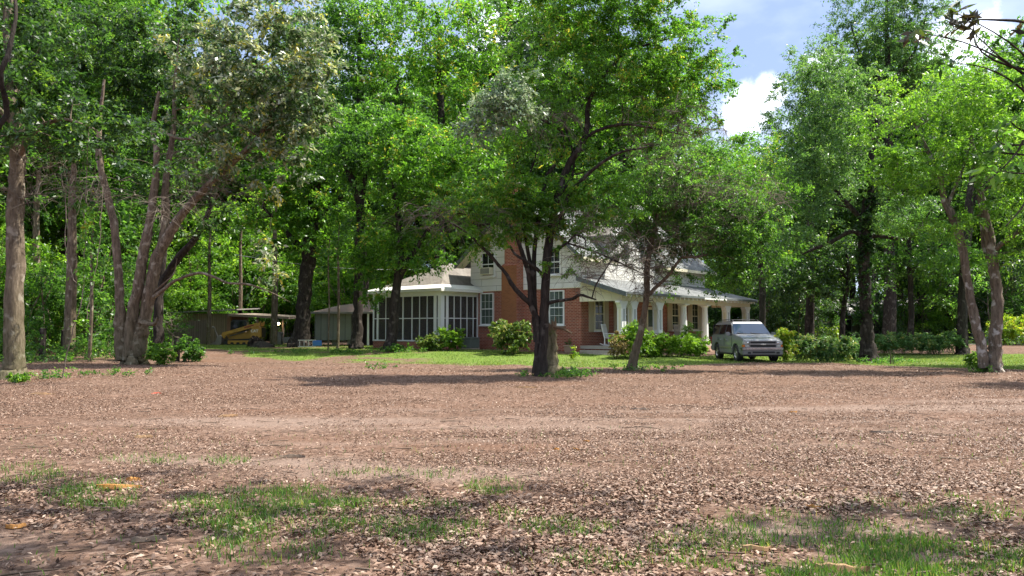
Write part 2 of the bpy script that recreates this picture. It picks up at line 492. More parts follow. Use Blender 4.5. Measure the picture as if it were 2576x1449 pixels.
def ground_mat():
    m = bpy.data.materials.new('leafy_ground'); m.use_nodes = True
    nt = m.node_tree; b = nt.nodes['Principled BSDF']; b.inputs['Roughness'].default_value = 0.95; b.inputs['Specular IOR Level'].default_value = 0.1
    N = nt.nodes.new; L = nt.links.new
    tc = N('ShaderNodeTexCoord')
    def noise(scale, detail=6, rough=0.6, warp=None):
        n = N('ShaderNodeTexNoise'); n.inputs['Scale'].default_value = scale; n.inputs['Detail'].default_value = detail; n.inputs['Roughness'].default_value = rough
        L(tc.outputs['Object'], n.inputs['Vector']); return n.outputs['Fac']
    def ramp(f, stops):
        r = N('ShaderNodeValToRGB'); e = r.color_ramp.elements
        for i, (p, c) in enumerate(stops):
            q = e[i] if i < 2 else e.new(p)
            q.position = p; q.color = (*c, 1)
        L(f, r.inputs[0]); return r.outputs[0]
    def mix(f, a, c):
        x = N('ShaderNodeMix'); x.data_type = 'RGBA'
        for s, v in (('Factor', f), ('A', a), ('B', c)):
            if isinstance(v, (int, float)): x.inputs[s].default_value = v
            elif isinstance(v, tuple): x.inputs[s].default_value = (*v, 1)
            else: L(v, x.inputs[s])
        return x.outputs['Result']
    vo = N('ShaderNodeTexVoronoi'); vo.inputs['Scale'].default_value = 17; L(tc.outputs['Object'], vo.inputs['Vector'])
    sx = N('ShaderNodeSeparateColor'); L(vo.outputs['Color'], sx.inputs[0])
    leafc = ramp(sx.outputs[0], [(0, (0.060, 0.040, 0.030)), (0.35, (0.125, 0.076, 0.053)), (0.7, (0.18, 0.113, 0.081)), (1, (0.27, 0.185, 0.14))])
    soil = ramp(noise(6, 8, 0.7), [(0.3, (0.065, 0.044, 0.034)), (0.55, (0.128, 0.077, 0.052)), (0.75, (0.19, 0.122, 0.085))])
    big = noise(0.55, 4, 0.55)
    mr = N('ShaderNodeMapRange'); mr.inputs['From Min'].default_value = 0.38; mr.inputs['From Max'].default_value = 0.6; mr.inputs['To Min'].default_value = 0.3; mr.inputs['To Max'].default_value = 0.9
    L(big, mr.inputs['Value'])
    base = mix(mr.outputs[0], soil, leafc)
    dirt = ramp(noise(30, 6, 0.75), [(0.3, (0.14, 0.10, 0.080)), (0.7, (0.27, 0.195, 0.152))])
    ad = N('ShaderNodeAttribute'); ad.attribute_name = 'dirt'
    straw = ramp(noise(22, 7, 0.8), [(0.3, (0.10, 0.05, 0.03)), (0.7, (0.20, 0.11, 0.07))])
    ms = N('ShaderNodeMapRange'); ms.inputs['From Min'].default_value = 0.52; ms.inputs['From Max'].default_value = 0.68; ms.inputs['To Max'].default_value = 0.45
    nz = N('ShaderNodeTexNoise'); nz.inputs['Scale'].default_value = 0.33; nz.inputs['Detail'].default_value = 5
    mpp = N('ShaderNodeMapping'); mpp.inputs['Scale'].default_value = (0.5, 1.5, 1); mpp.inputs['Location'].default_value = (3.3, 1.1, 0)
    L(tc.outputs['Object'], mpp.inputs[0]); L(mpp.outputs[0], nz.inputs['Vector']); L(nz.outputs['Fac'], ms.inputs['Value'])
    base = mix(ms.outputs[0], base, straw)
    md = N('ShaderNodeMath'); md.operation = 'MULTIPLY'; L(ad.outputs['Fac'], md.inputs[0]); L(noise(3.0, 7, 0.7), md.inputs[1])
    md2 = N('ShaderNodeMath'); md2.operation = 'MULTIPLY'; L(md.outputs[0], md2.inputs[0]); md2.inputs[1].default_value = 1.5; md2.use_clamp = True
    base = mix(md2.outputs[0], base, dirt)
    lawn = ramp(noise(9, 8, 0.75), [(0.3, (0.05, 0.085, 0.014)), (0.5, (0.105, 0.165, 0.028)), (0.72, (0.17, 0.22, 0.05))])
    al = N('ShaderNodeAttribute'); al.attribute_name = 'lawn'
    fl = N('ShaderNodeMapRange'); fl.inputs['From Min'].default_value = 0.25; fl.inputs['From Max'].default_value = 0.75
    ns = N('ShaderNodeMath'); ns.operation = 'MULTIPLY_ADD'; L(noise(2.6, 7, 0.7), ns.inputs[0]); ns.inputs[1].default_value = 1.1; ns.inputs[2].default_value = -0.55
    sm = N('ShaderNodeMath'); L(al.outputs['Fac'], sm.inputs[0]); L(ns.outputs[0], sm.inputs[1]); L(sm.outputs[0], fl.inputs['Value'])
    base = mix(fl.outputs[0], base, lawn)
    L(base, b.inputs['Base Color'])
    bp = N('ShaderNodeBump'); bp.inputs['Strength'].default_value = 0.8; bp.inputs['Distance'].default_value = 0.04
    L(noise(14, 8, 0.75), bp.inputs['Height']); L(bp.outputs[0], b.inputs['Normal'])
    return m
ground = link('ground', gme, ground_mat())
ground['kind'] = 'structure'

def leaf_quads(C, D, N, L, W, fold=0.15):
    """kite-shaped leaves: centre, direction, normal, length, width"""
    S = np.cross(D, N); S /= np.linalg.norm(S, axis=1)[:, None] + 1e-9
    h = (D * L[:, None]) * 0.5
    s = S * (W * 0.5)[:, None]
    mid = C - h * 0.12 + N * (fold * W)[:, None]
    V = np.stack([C - h, mid + s, C + h, mid - s], 1).reshape(-1, 3)
    Q = np.arange(len(C) * 4).reshape(-1, 4)
    return V, Q
def rand_dirs(n, r):
    v = r.normal(size=(n, 3)); return v / np.linalg.norm(v, axis=1)[:, None]

def scatter(n, y0, y1, r, spread=0.70, pw=1.0):
    y = y0 + (y1 - y0) * r.random(n) ** pw
    x = (r.random(n) * 2 - 1) * (spread * y + 0.8)
    return x, y

# grass in the yard: tufts in patches
def px_of(x, y, z):
    dz = z - EYE
    yc = y * CT + dz * ST; zc = -y * ST + dz * CT
    return 1288 + F * x / yc, 724.5 - F * zc / yc
patches = [(700, 1290, 270, 70, 1.0), (640, 1390, 190, 38, 0.7), (230, 1250, 150, 40, 0.8), (370, 1155, 130, 14, 0.6), (60, 1185, 110, 20, 0.5), (1240, 1225, 85, 25, 0.5),
           (1430, 1330, 130, 28, 0.55), (1270, 1295, 60, 22, 0.4), (2380, 1405, 330, 62, 1.0), (2120, 1445, 230, 32, 0.8), (2010, 1335, 300, 52, 0.33), (1800, 1385, 190, 60, 0.36), (2300, 1285, 320, 40, 0.28),
           (1060, 1320, 170, 62, 0.5), (1480, 1420, 160, 40, 0.25), (860, 985, 45, 5, 0.8), (150, 1210, 160, 20, 0.4), (1000, 1195, 200, 14, 0.3), (560, 1160, 80, 12, 0.4)]
def patch_mask(x, y):
    px, py = px_of(x, y, ground_z(x, y)); mk = np.zeros(len(px))
    for a, b_, rx, ry, dn in patches:
        mk = np.maximum(mk, dn * (1 - sstep(0.35, 1.25, ((px - a) / rx) ** 2 + ((py - b_) / ry) ** 2)))
    return mk

# fallen leaves
Cs, Ls = [], []
for n, y0, y1, lmin, lmax in ((150000, 4.2, 8, 0.022, 0.080), (230000, 8, 14, 0.018, 0.056), (200000, 14, 24, 0.020, 0.058), (70000, 24, 36, 0.03, 0.08)):
    x, y = scatter(n, y0, y1, rng)
    dens = ((0.12 if y1 <= 8 else 0.34) + 1.05 * sstep(0.38, 0.6, fbm(x, y, 1.3, 77))) * (0.55 + 0.6 * sstep(.35, .6, fbm(x, y, .35, 78, 2)))
    dens *= 0.35 + 0.65 * sstep(-2.5, 1.5, x - 0.12 * (y - 6)) if y1 <= 14 else 1.0
    dens *= 1 - 0.6 * dirt_mask(x, y)
    dens *= 1 - 0.82 * lawn_mask(x, y)
    dens *= 1 - 0.25 * patch_mask(x, y) if y1 <= 14 else 1.0
    k = rng.random(n) < dens
    x, y = x[k], y[k]
    Cs.append(np.stack([x, y, ground_z(x, y) + 0.008 + 0.018 * rng.random(len(x))], 1))
    Ls.append(lmin + (lmax - lmin) * rng.random(len(x)))
C = np.vstack(Cs); Lf = np.concatenate(Ls); Lf = Lf * (1 - .35 * rng.random(len(Lf)) ** 2)
D = rand_dirs(len(C), rng); D[:, 2] *= 0.28; D /= np.linalg.norm(D, axis=1)[:, None]
Nn = rng.normal(size=(len(C), 3)) * 0.38; Nn[:, 2] = 1; Nn -= D * np.sum(D * Nn, 1)[:, None]; Nn /= np.linalg.norm(Nn, axis=1)[:, None]
V, Q = leaf_quads(C, D, Nn, Lf, Lf * (0.32 + 0.2 * rng.random(len(C))), fold=0.28)
M_litter = leaf_mat('dead_leaf', [(0, (0.055, 0.032, 0.022)), (0.30, (0.125, 0.069, 0.043)), (0.64, (0.215, 0.126, 0.083)), (0.88, (0.31, 0.205, 0.142)), (1, (0.40, 0.305, 0.235))], rough=0.6, trans=0.12, tcol=(1, 1, 1))
litter = link('fallen_leaves', mesh_np('fallen_leaves', V, Q, fattr={'v': rng.random(len(C)) ** 0.9}), M_litter)
litter['kind'] = 'stuff'; tag(litter, 'dry brown fallen leaves scattered over the bare yard', 'fallen leaves')

n = 620000
x, y = scatter(n, 4.2, 12.5, rng, 0.69, 1.25)
z = ground_z(x, y)
mk = patch_mask(x, y)
tuft = sstep(0.42, 0.62, fbm(x, y, 0.42, 91, 2)) * 0.9 + 0.1
mk = mk * (0.12 + tuft) * 0.52 + 0.004
k = rng.random(n) < mk
x, y, z, mk = x[k], y[k], z[k], mk[k]
def blades(x, y, z, hmin, hmax, w, r):
    n = len(x)
    a = r.random(n) * 2 * np.pi
    h = hmin + (hmax - hmin) * r.random(n) ** 1.6
    lean = r.random(n) * 0.8 * h
    b = r.random(n) * 2 * np.pi
    wx, wy = np.cos(a) * w / 2, np.sin(a) * w / 2
    lx, ly = np.cos(b) * lean, np.sin(b) * lean
    V = np.stack([np.stack([x - wx, y - wy, z], 1), np.stack([x + wx, y + wy, z], 1),
                  np.stack([x + wx * .7 + lx * .4, y + wy * .7 + ly * .4, z + h * .62], 1), np.stack([x - wx * .7 + lx * .4, y - wy * .7 + ly * .4, z + h * .62], 1),
                  np.stack([x + lx, y + ly, z + h], 1)], 1).reshape(-1, 3)
    i = np.arange(n) * 5
    return V, np.stack([i, i + 1, i + 2, i + 3], 1), np.stack([i + 3, i + 2, i + 4], 1)
V, Q, T = blades(x, y, z - 0.005, 0.02, 0.085, 0.0085, rng)
v1 = rng.random(len(x))
M_grass = leaf_mat('grass_blade', [(0, (0.035, 0.08, 0.014)), (0.45, (0.08, 0.18, 0.026)), (0.8, (0.13, 0.24, 0.042)), (1, (0.30, 0.27, 0.11))], rough=0.5, trans=0.3)
gr = link('yard_grass', mesh_np('yard_grass', V, Q, T, fattr={'v': np.concatenate([v1, v1])}), M_grass)
gr['kind'] = 'stuff'; tag(gr, 'short tufts of green grass growing through the leaves of the near yard', 'grass')

# lawn round the house
n = 260000
y = 28 + 34 * rng.random(n); x = (rng.random(n) * 2 - 1) * 0.72 * y
k = rng.random(n) < lawn_mask(x, y) ** 1.3 * (0.35 + 0.65 * sstep(0.35, 0.55, fbm(x, y, 0.9, 12)))
x, y = x[k], y[k]
V, Q, T = blades(x, y, ground_z(x, y) - 0.01, 0.03, 0.10, 0.022, rng)
v1 = 0.15 + 0.85 * rng.random(len(x))
M_lawn = leaf_mat('lawn_blade', [(0, (0.055, 0.10, 0.016)), (0.45, (0.11, 0.175, 0.03)), (0.8, (0.16, 0.22, 0.045)), (1, (0.30, 0.28, 0.11))], rough=0.55, trans=0.3)
lawn = link('lawn_grass', mesh_np('lawn_grass', V, Q, T, fattr={'v': np.concatenate([v1, v1])}), M_lawn)
lawn['kind'] = 'stuff'; tag(lawn, 'mown green lawn grass round the brick house', 'grass')

# small fallen twigs among the leaves
Vs, Qs, off = [], [], 0
x, y = scatter(450, 4.3, 16, rng, 0.68, 1.3)
for xx, yy in zip(x, y):
    a = rng.random() * 6.28; l = .05 + .22 * rng.random() ** 2; k = rng.normal() * .25
    p = np.array([(xx - math.cos(a) * l, yy - math.sin(a) * l, 0), (xx + k * l * math.sin(a), yy - k * l * math.cos(a), 0), (xx + math.cos(a) * l, yy + math.sin(a) * l, 0)])
    p[:, 2] = ground_z(p[:, 0], p[:, 1]) + .02
    V, Q = tube_np(p, np.array([.007, .006, .003]) * (.7 + .6 * rng.random()), 4); Vs.append(V); Qs.append(Q + off); off += len(V)
tl = link('fallen_twigs', mesh_np('fallen_twigs', np.vstack(Vs), np.vstack(Qs)), mat('old_twig', (0.11, 0.078, 0.056), 0.9, 0.1, noise=(3, .8, (0.20, 0.15, 0.115))))
tl['kind'] = 'stuff'; tag(tl, 'thin fallen twigs lying among the leaves of the yard', 'twigs')

# ================================================================== TREES
B_grey = bark_mat('grey_brown_bark', (0.09, 0.068, 0.046), (0.225, 0.178, 0.127), (0.31, 0.268, 0.21), moss=0.7)
B_dark = bark_mat('dark_bark', (0.016, 0.013, 0.011), (0.055, 0.044, 0.036), (0.10, 0.085, 0.072))
B_brown = bark_mat('grey_brown_rough_bark', (0.075, 0.054, 0.037), (0.21, 0.158, 0.112), (0.31, 0.262, 0.20), moss=0.5)
B_pale = bark_mat('lichened_bark', (0.085, 0.066, 0.048), (0.23, 0.182, 0.138), (0.46, 0.43, 0.39))
B_twig = mat('dead_twig', (0.145, 0.118, 0.09), 0.9, 0.1, noise=(6, 0.7, (0.26, 0.222, 0.18)))
L_bright = leaf_mat('bright_leaf', [(0, (0.035, 0.09, 0.012)), (0.4, (0.07, 0.175, 0.02)), (0.90, (0.12, 0.25, 0.028)), (0.96, (0.13, 0.26, 0.03)), (1, (0.28, 0.26, 0.05))], rough=0.40, trans=0.5)
L_mid = leaf_mat('green_leaf', [(0, (0.026, 0.068, 0.018)), (0.4, (0.048, 0.12, 0.024)), (0.85, (0.085, 0.19, 0.034)), (1, (0.14, 0.25, 0.05))], rough=0.40, trans=0.54)
L_dark = leaf_mat('dark_glossy_leaf', [(0, (0.016, 0.042, 0.014)), (0.45, (0.03, 0.072, 0.02)), (0.85, (0.05, 0.11, 0.026)), (1, (0.11, 0.19, 0.03))], rough=0.42, trans=0.46, spec=0.5)
L_blue = leaf_mat('grey_green_leaf', [(0, (0.035, 0.085, 0.028)), (0.45, (0.065, 0.145, 0.045)), (0.85, (0.105, 0.20, 0.06)), (1, (0.15, 0.24, 0.07))], rough=0.42, trans=0.42)
L_mag = leaf_mat('magnolia_leaf', [(0, (0.045, 0.09, 0.025)), (0.42, (0.085, 0.155, 0.05)), (0.56, (0.22, 0.25, 0.165)), (0.86, (0.38, 0.40, 0.31)), (0.96, (0.52, 0.53, 0.44)), (1, (0.46, 0.40, 0.07))], rough=0.38, trans=0.4, spec=0.5, tcol=(1.5, 1.6, .9))
L_lime = leaf_mat('lime_leaf', [(0, (0.045, 0.115, 0.016)), (0.4, (0.085, 0.19, 0.022)), (0.85, (0.14, 0.27, 0.03)), (1, (0.21, 0.33, 0.05))], rough=0.42, trans=0.5)
L_under = leaf_mat('undergrowth_leaf', [(0, (0.035, 0.09, 0.014)), (0.4, (0.08, 0.18, 0.022)), (0.85, (0.15, 0.28, 0.03)), (1, (0.25, 0.36, 0.06))], rough=0.42, trans=0.52)

def crown_np(Cc, out, r, per, cr, leaf, flat=0.65, twigs=6, lw=0.42, droop=0.25, up=0.9, aspect=None):
    """leaves along short twigs radiating from every clump centre; returns V, Q, v"""
    n = len(Cc)
    T = rand_dirs(n * twigs, r).reshape(n, twigs, 3) + 0.55 * out[:, None, :]
    T[..., 2] *= flat
    T /= np.linalg.norm(T, axis=2)[..., None] + 1e-9
    ln = cr[:, None] * (0.55 + 0.75 * r.random((n, twigs)))
    m = max(1, per // twigs)
    t = r.random((n, twigs, m)) ** 0.7
    Pp = Cc[:, None, None, :] + T[:, :, None, :] * (ln[:, :, None] * t)[..., None]
    Pp[..., 2] -= droop * (ln[:, :, None] * t ** 2)
    Pp = Pp + r.normal(size=Pp.shape) * (0.12 * cr)[:, None, None, None] * np.array([1, 1, 0.7])
    Dd = T[:, :, None, :] * 0.9 + r.normal(size=Pp.shape) * 0.6
    Dd[..., 2] -= 0.25
    C = Pp.reshape(-1, 3); D = Dd.reshape(-1, 3); D /= np.linalg.norm(D, axis=1)[:, None] + 1e-9
    Nn = r.normal(size=C.shape) * 0.6; Nn[:, 2] += up
    Nn -= D * np.sum(D * Nn, 1)[:, None]; Nn /= np.linalg.norm(Nn, axis=1)[:, None] + 1e-9
    L = leaf * (0.65 + 0.7 * r.random(len(C)))
    V, Q = leaf_quads(C, D, Nn, L, L * lw * (0.8 + 0.4 * r.random(len(C))))
    cv = np.repeat(r.random(n), twigs * m)          # sprays differ a little in their own green
    v = np.clip(0.6 * (cv - 0.5) + 0.5 + 0.8 * (r.random(len(C)) - 0.5), 0, 1)
    return V, Q, v

def blob_clumps(blobs, n, r, shell=0.45):
    """clump centres in a union of ellipsoids (centre, radii, weight)"""
    w = np.array([b[2] * (b[1][0] * b[1][2]) for b in blobs]); w /= w.sum()
    idx = r.choice(len(blobs), n, p=w)
    d = rand_dirs(n, r) * (r.random(n) ** shell)[:, None]
    Cn = np.array([b[0] for b in blobs])[idx]; Rn = np.array([b[1] for b in blobs])[idx]
    C = Cn + d * Rn
    out = C - Cn - np.array([0, 0, 0.3]) * Rn; out /= np.linalg.norm(out, axis=1)[:, None] + 1e-9
    return C, out

def limbs(nodes, nr, C, r, r0=0.035, wob=0.12):
    """grow a branch from the nearest wood to every clump, nearest clumps first"""
    NP = [np.asarray(nodes)]; NR = [np.asarray(nr)]
    d0 = np.min(np.linalg.norm(C[:, None, :] - NP[0][None, ::2, :], axis=2), axis=1)
    Vs, Qs, off = [], [], 0
    allP = NP[0]; allR = NR[0]
    for k in np.argsort(d0):
        c = C[k]
        v = c - allP
        dist = np.linalg.norm(v, axis=1)
        cost = dist + 0.9 * np.maximum(0, allP[:, 2] - c[2] + 0.15 * dist) + 0.12 * np.maximum(0, 0.05 - allR) * 20
        i = int(np.argmin(cost)); a = allP[i]; L = dist[i]
        if L < 0.12: continue
        rs = min(allR[i] * 0.62, 0.012 + r0 * min(1.0, L / 2.5) + 0.004)
        rs = max(rs, 0.006)
        ctrl = a + (c - a) * 0.5 + np.array([0, 0, 0.16 * L]) + r.normal(size=3) * wob * L
        m = 4 if L < 1 else 7
        t = np.linspace(0, 1, m)[:, None]
        pts = a * (1 - t) ** 2 + 2 * ctrl * t * (1 - t) + c * t * t
        rr = rs * (1 - 0.72 * t[:, 0]) + 0.002
        V, Q = tube_np(pts, rr, 5)
        Vs.append(V); Qs.append(Q + off); off += len(V)
        allP = np.vstack([allP, pts[1:]]); allR = np.concatenate([allR, rr[1:]])
    return Vs, Qs, allP, allR

def twig_np(C, r, n, L, rad=0.006, droop=0.3):
    """bare twigs: n crooked thin shoots from each centre"""
    Vs, Qs, off = [], [], 0
    for c in C:
        for _ in range(n):
            d = r.normal(size=3); d[2] = d[2] * 0.6; d /= np.linalg.norm(d)
            l = L * (0.4 + 0.8 * r.random())
            t = np.linspace(0, 1, 5)[:, None]
            pts = c + d * l * t + r.normal(size=(5, 3)) * 0.06 * l * t
            pts[:, 2] -= droop * l * t[:, 0] ** 2
            V, Q = tube_np(pts, rad * (1 - 0.75 * t[:, 0]), 3)
            Vs.append(V); Qs.append(Q + off); off += len(V)
    return np.vstack(Vs), np.vstack(Qs)

def wood_from_stems(stems, r, sides=14, flare=True):
    Vs, Qs, NP, NR, off = [], [], [], [], 0
    for st in stems:
        Pn = np.array([s[:3] for s in st], float); Rn = np.array([s[3] for s in st], float)
        k = 5
        C = catmull(Pn, k); R = np.interp(np.linspace(0, 1, len(C)), np.linspace(0, 1, len(Rn)), Rn)
        C[1:-1] += r.normal(size=C[1:-1].shape) * (R[1:-1, None] * 0.07)
        V, Q = tube_np(C, R, sides)
        ring = V.reshape(len(C), sides, 3)
        wob = 1 + 0.13 * np.sin(np.arange(sides)[None, :] * 2 * np.pi * 2 / sides + np.cumsum(r.normal(size=(len(C), 1)) * 0.35, 0)) + 0.06 * r.normal(size=(len(C), sides)) + 0.07 * r.normal(size=(1, sides))
        V = (C[:, None, :] + (ring - C[:, None, :]) * wob[..., None]).reshape(-1, 3)
        Vs.append(V); Qs.append(Q + off); off += len(V)
        NP.append(C); NR.append(R)
    return Vs, Qs, np.vstack(NP), np.concatenate(NR)

def px_stems(stems, Y):
    out = []
    for st in stems:
        s2 = []
        for q in st:
            p = P(q[0], q[1], Y + q[2]); s2.append((*p, q[3]))
        out.append(s2)
    return out
def root_flare(stem, r):
    """thicken the first half metre and sink it into the ground"""
    x, y, z, rad = stem[0]
    g = gz(x, y)
    return [(x, y, g - 0.15, rad * 1.55), (x, y, g + 0.12, rad * 1.25)] + [s for s in stem if s[2] > g + 0.35]

def make_tree(name, label, stems, blobs, Y, nclump, per, cr, leaf, lm, bm_, seed, cat='tree', group=None, twigs=None, shell=0.45, lw=0.42,
              flat=0.65, r0=0.035, branch_from=0.3, extra=None, px=True, flare=True, up=0.9, ntw=6):
    """stems [(px,py,dY,radius)...] and crown blobs (px,py,dY,rx,ry,rz metres,weight) given where the picture shows them"""
    r = np.random.default_rng(seed)
    S = px_stems(stems, Y) if px else stems
    if flare: S[0] = root_flare(S[0], r)
    base = np.array([S[0][0][0], S[0][0][1], gz(S[0][0][0], S[0][0][1])])
    root = thing(name, label, cat, base, group=group)
    Vs, Qs, NP, NR = wood_from_stems(S, r)
    zlo = base[2] + branch_from * (NP[:, 2].max() - base[2])
    ok = NP[:, 2] > zlo
    bl = []
    for b in blobs:
        if px:
            c = P(b[0], b[1], Y + b[2]); s = (Y + b[2]) / F
            bl.append((c, np.array([b[3] * s, b[5], b[4] * s]), b[6] if len(b) > 6 else 1.0))
        else: bl.append(b)
    C, out = blob_clumps(bl, nclump, r, shell)
    lv, lq, allP, allR = limbs(NP[ok], NR[ok], C, r, r0)
    off = sum(len(v) for v in Vs)
    V = np.vstack(Vs + lv) - base; Q = np.vstack(Qs + [q + off for q in lq])
    link('trunk', mesh_np('trunk', V, Q, smooth=True), bm_, root)
    crs = cr * (0.6 + 0.8 * r.random(nclump))
    CV, CQ, v = crown_np(C, out, r, per, crs, leaf, flat=flat, lw=lw, up=up, twigs=ntw)
    link('crown', mesh_np('crown', CV - base, CQ, fattr={'v': v}), lm, root)
    if twigs:
        tb, nt_, k, L_, rad = twigs
        tbl = [(P(b[0], b[1], Y + b[2]), np.array([b[3] * (Y + b[2]) / F, b[5], b[4] * (Y + b[2]) / F]), 1.0) for b in tb]
        TC, _ = blob_clumps(tbl, nt_, r, 0.5)
        lv2, lq2, _, _ = limbs(NP[ok], NR[ok], TC, r, r0 * 0.6)
        TV, TQ = twig_np(TC, r, k, L_, rad)
        o2 = len(TV)
        TV = np.vstack([TV] + lv2); TQ = np.vstack([TQ] + [q + o2 for q in lq2])
        link('bare_twigs', mesh_np('bare_twigs', TV - base, TQ, smooth=True), B_twig, root)
    return root

# ---- the tree in the middle of the yard
mid_stems = [
    [(1362, 950, 0, .165), (1366, 880, 0, .15), (1370, 760, 0, .14), (1375, 660, 0, .13), (1386, 575, 0, .12), (1402, 495, 0, .11), (1425, 425, .1, .10), (1452, 380, .1, .092), (1474, 333, .2, .085), (1480, 262, .2, .07), (1502, 215, .3, .062), (1530, 178, .3, .055), (1570, 138, .4, .045), (1640, 108, .5, .03), (1720, 90, .6, .014)],
    [(1346, 940, .15, .12), (1353, 870, .1, .11), (1352, 809, .1, .105), (1336, 765, 0, .095), (1331, 700, 0, .085), (1318, 650, -.1, .08), (1304, 608, -.1, .07), (1291, 574, -.2, .06), (1245, 562, -.4, .045), (1197, 566, -.6, .032), (1172, 540, -.9, .022), (1120, 535, -1.2, .012)],
    [(1337, 768, 0, .075), (1297, 728, -.2, .068), (1269, 684, -.3, .06), (1233, 642, -.4, .055), (1203, 612, -.5, .046), (1172, 583, -.6, .035), (1130, 560, -.8, .016)],
    [(1350, 860, .2, .10), (1346, 790, .3, .09), (1343, 664, .3, .08), (1350, 580, .3, .075), (1363, 520, .3, .065), (1374, 447, .4, .055), (1408, 400, .3, .048), (1420, 360, .3, .042), (1408, 327, .2, .036), (1352, 297, 0, .024), (1300, 275, -.2, .013)],
    [(1384, 600, 0, .085), (1396, 575, -.1, .08), (1410, 546, -.2, .075), (1438, 482, -.3, .068), (1492, 427, -.5, .058), (1552, 387, -.7, .046), (1600, 375, -.9, .03), (1659, 363, -1.1, .016)],
    [(1462, 356, .15, .06), (1500, 330, 0, .055), (1565, 313, -.2, .045), (1640, 322, -.5, .028), (1720, 340, -.7, .012)],
    [(1371, 765, 0, .06), (1400, 757, -.3, .052), (1439, 752, -.6, .045), (1461, 742, -.8, .04), (1500, 754, -1.0, .018)],
    [(1380, 630, 0, .06), (1400, 628, -.2, .05), (1428, 610, -.4, .042), (1448, 591, -.5, .034), (1470, 600, -.6, .028), (1474, 622, -.6, .02)],
    [(1376, 700, 0, .06), (1345, 672, -.3, .055), (1320, 655, -.4, .05), (1296, 640, -.5, .045), (1283, 618, -.55, .03)],
    [(1430, 612, -.4, .034), (1500, 635, -.7, .028), (1547, 655, -.9, .022), (1620, 690, -1.2, .012), (1680, 720, -1.4, .006)],
    [(1540, 652, -.9, .018), (1522, 680, -.9, .020), (1500, 715, -.95, .022), (1489, 750, -1.0, .018)],
    [(1340, 700, .3, .06), (1318, 560, .4, .055), (1326, 470, .4, .045), (1345, 400, .5, .03), (1360, 340, .5, .014)],
    [(1402, 497, 0, .05), (1440, 440, .4, .045), (1440, 380, .6, .04), (1420, 300, .8, .03), (1440, 220, 1., .014)],
]
mid_blobs = [(1640, 130, .4, 190, 130, 2.0, 1.1), (1500, 60, .6, 190, 110, 2.0, 1.1), (1690, 270, .2, 150, 110, 1.6, .55), (1380, 200, .3, 140, 130, 1.8, .9),
             (1340, 480, .2, 110, 80, 1.3, .6), (1160, 500, -.6, 120, 60, 1.2, .45), (1440, 400, .6, 110, 110, 1.4, .5), (1560, 230, .6, 150, 120, 1.6, .9), (1560, 20, .5, 230, 90, 2.0, .8), (1540, -90, .6, 250, 90, 2.4, .9), (1420, -40, .6, 150, 90, 2.2, .5), (1430, 660, -.4, 70, 60, .7, .12), (1330, 350, .2, 100, 80, 1.3, .5), (1240, 430, -.4, 100, 90, 1.2, .35), (1760, 160, .2, 90, 150, 1.4, .5), (1290, 520, .2, 140, 75, 1.3, 1.3), (1230, 590, -.3, 80, 45, .9, 1.0), (1370, 500, .5, 110, 80, 1.3, 1.0), (1425, 535, .3, 80, 70, 1.0, .9), (1335, 600, .2, 60, 45, .8, .5), (1500, 520, .2, 100, 70, 1.2, .9), (1490, 575, -.1, 80, 55, .9, .7), (1200, 600, -.4, 70, 45, .8, .6)]
make_tree('broadleaf_tree', 'dark many-stemmed leaning tree in the middle of the yard before the brick house', mid_stems, mid_blobs, 24.7, 860, 150, .44, .105, L_bright, B_dark, 11,
          twigs=([(1560, 640, -.9, 110, 60, .6), (1700, 330, -.3, 150, 110, 1.), (1120, 540, -.8, 120, 50, .9), (1390, 290, -.2, 70, 50, .5), (1480, 670, -.8, 70, 80, .5), (1480, 560, -.3, 110, 60, .8), (1250, 560, -.4, 80, 50, .7)], 260, 6, .75, .0075), branch_from=.5, r0=.03)
# pale silvery creeper on a branch of it is leaves of its own kind
r_ = np.random.default_rng(5)
Cc, oo = blob_clumps([(P(1275, 262, 22.6), np.array([1.15, .6, .62]), 1), (P(1205, 320, 22.6), np.array([.7, .5, .5]), .6), (P(1290, 205, 22.6), np.array([.6, .5, .5]), .6)], 90, r_, .6)
V, Q, v = crown_np(Cc, oo, r_, 70, np.full(90, .36), .11, lw=.5)
L_silver = leaf_mat('silvery_leaf', [(0, (0.07, 0.14, 0.06)), (0.4, (0.16, 0.23, 0.14)), (0.8, (0.30, 0.36, 0.27)), (1, (0.46, 0.50, 0.42))], rough=.35, trans=.3, spec=.7, tcol=(1.5, 1.6, 1.0))
c0 = P(1265, 262, 24.4)
vine = thing('creeper', 'pale silvery creeper mounded over a branch of the middle tree', 'vine', c0)
link('foliage', mesh_np('foliage', V - c0, Q, fattr={'v': v}), L_silver, vine)
TV, TQ = twig_np(np.array([P(1300 + 55 * a, 300 + 30 * b, 24.3 + .3 * c) for a, b, c in r_.normal(size=(14, 3))]), r_, 7, 1.0, .009, 0.8)
link('stem', mesh_np('stem', TV - c0, TQ, smooth=True), B_twig, vine)

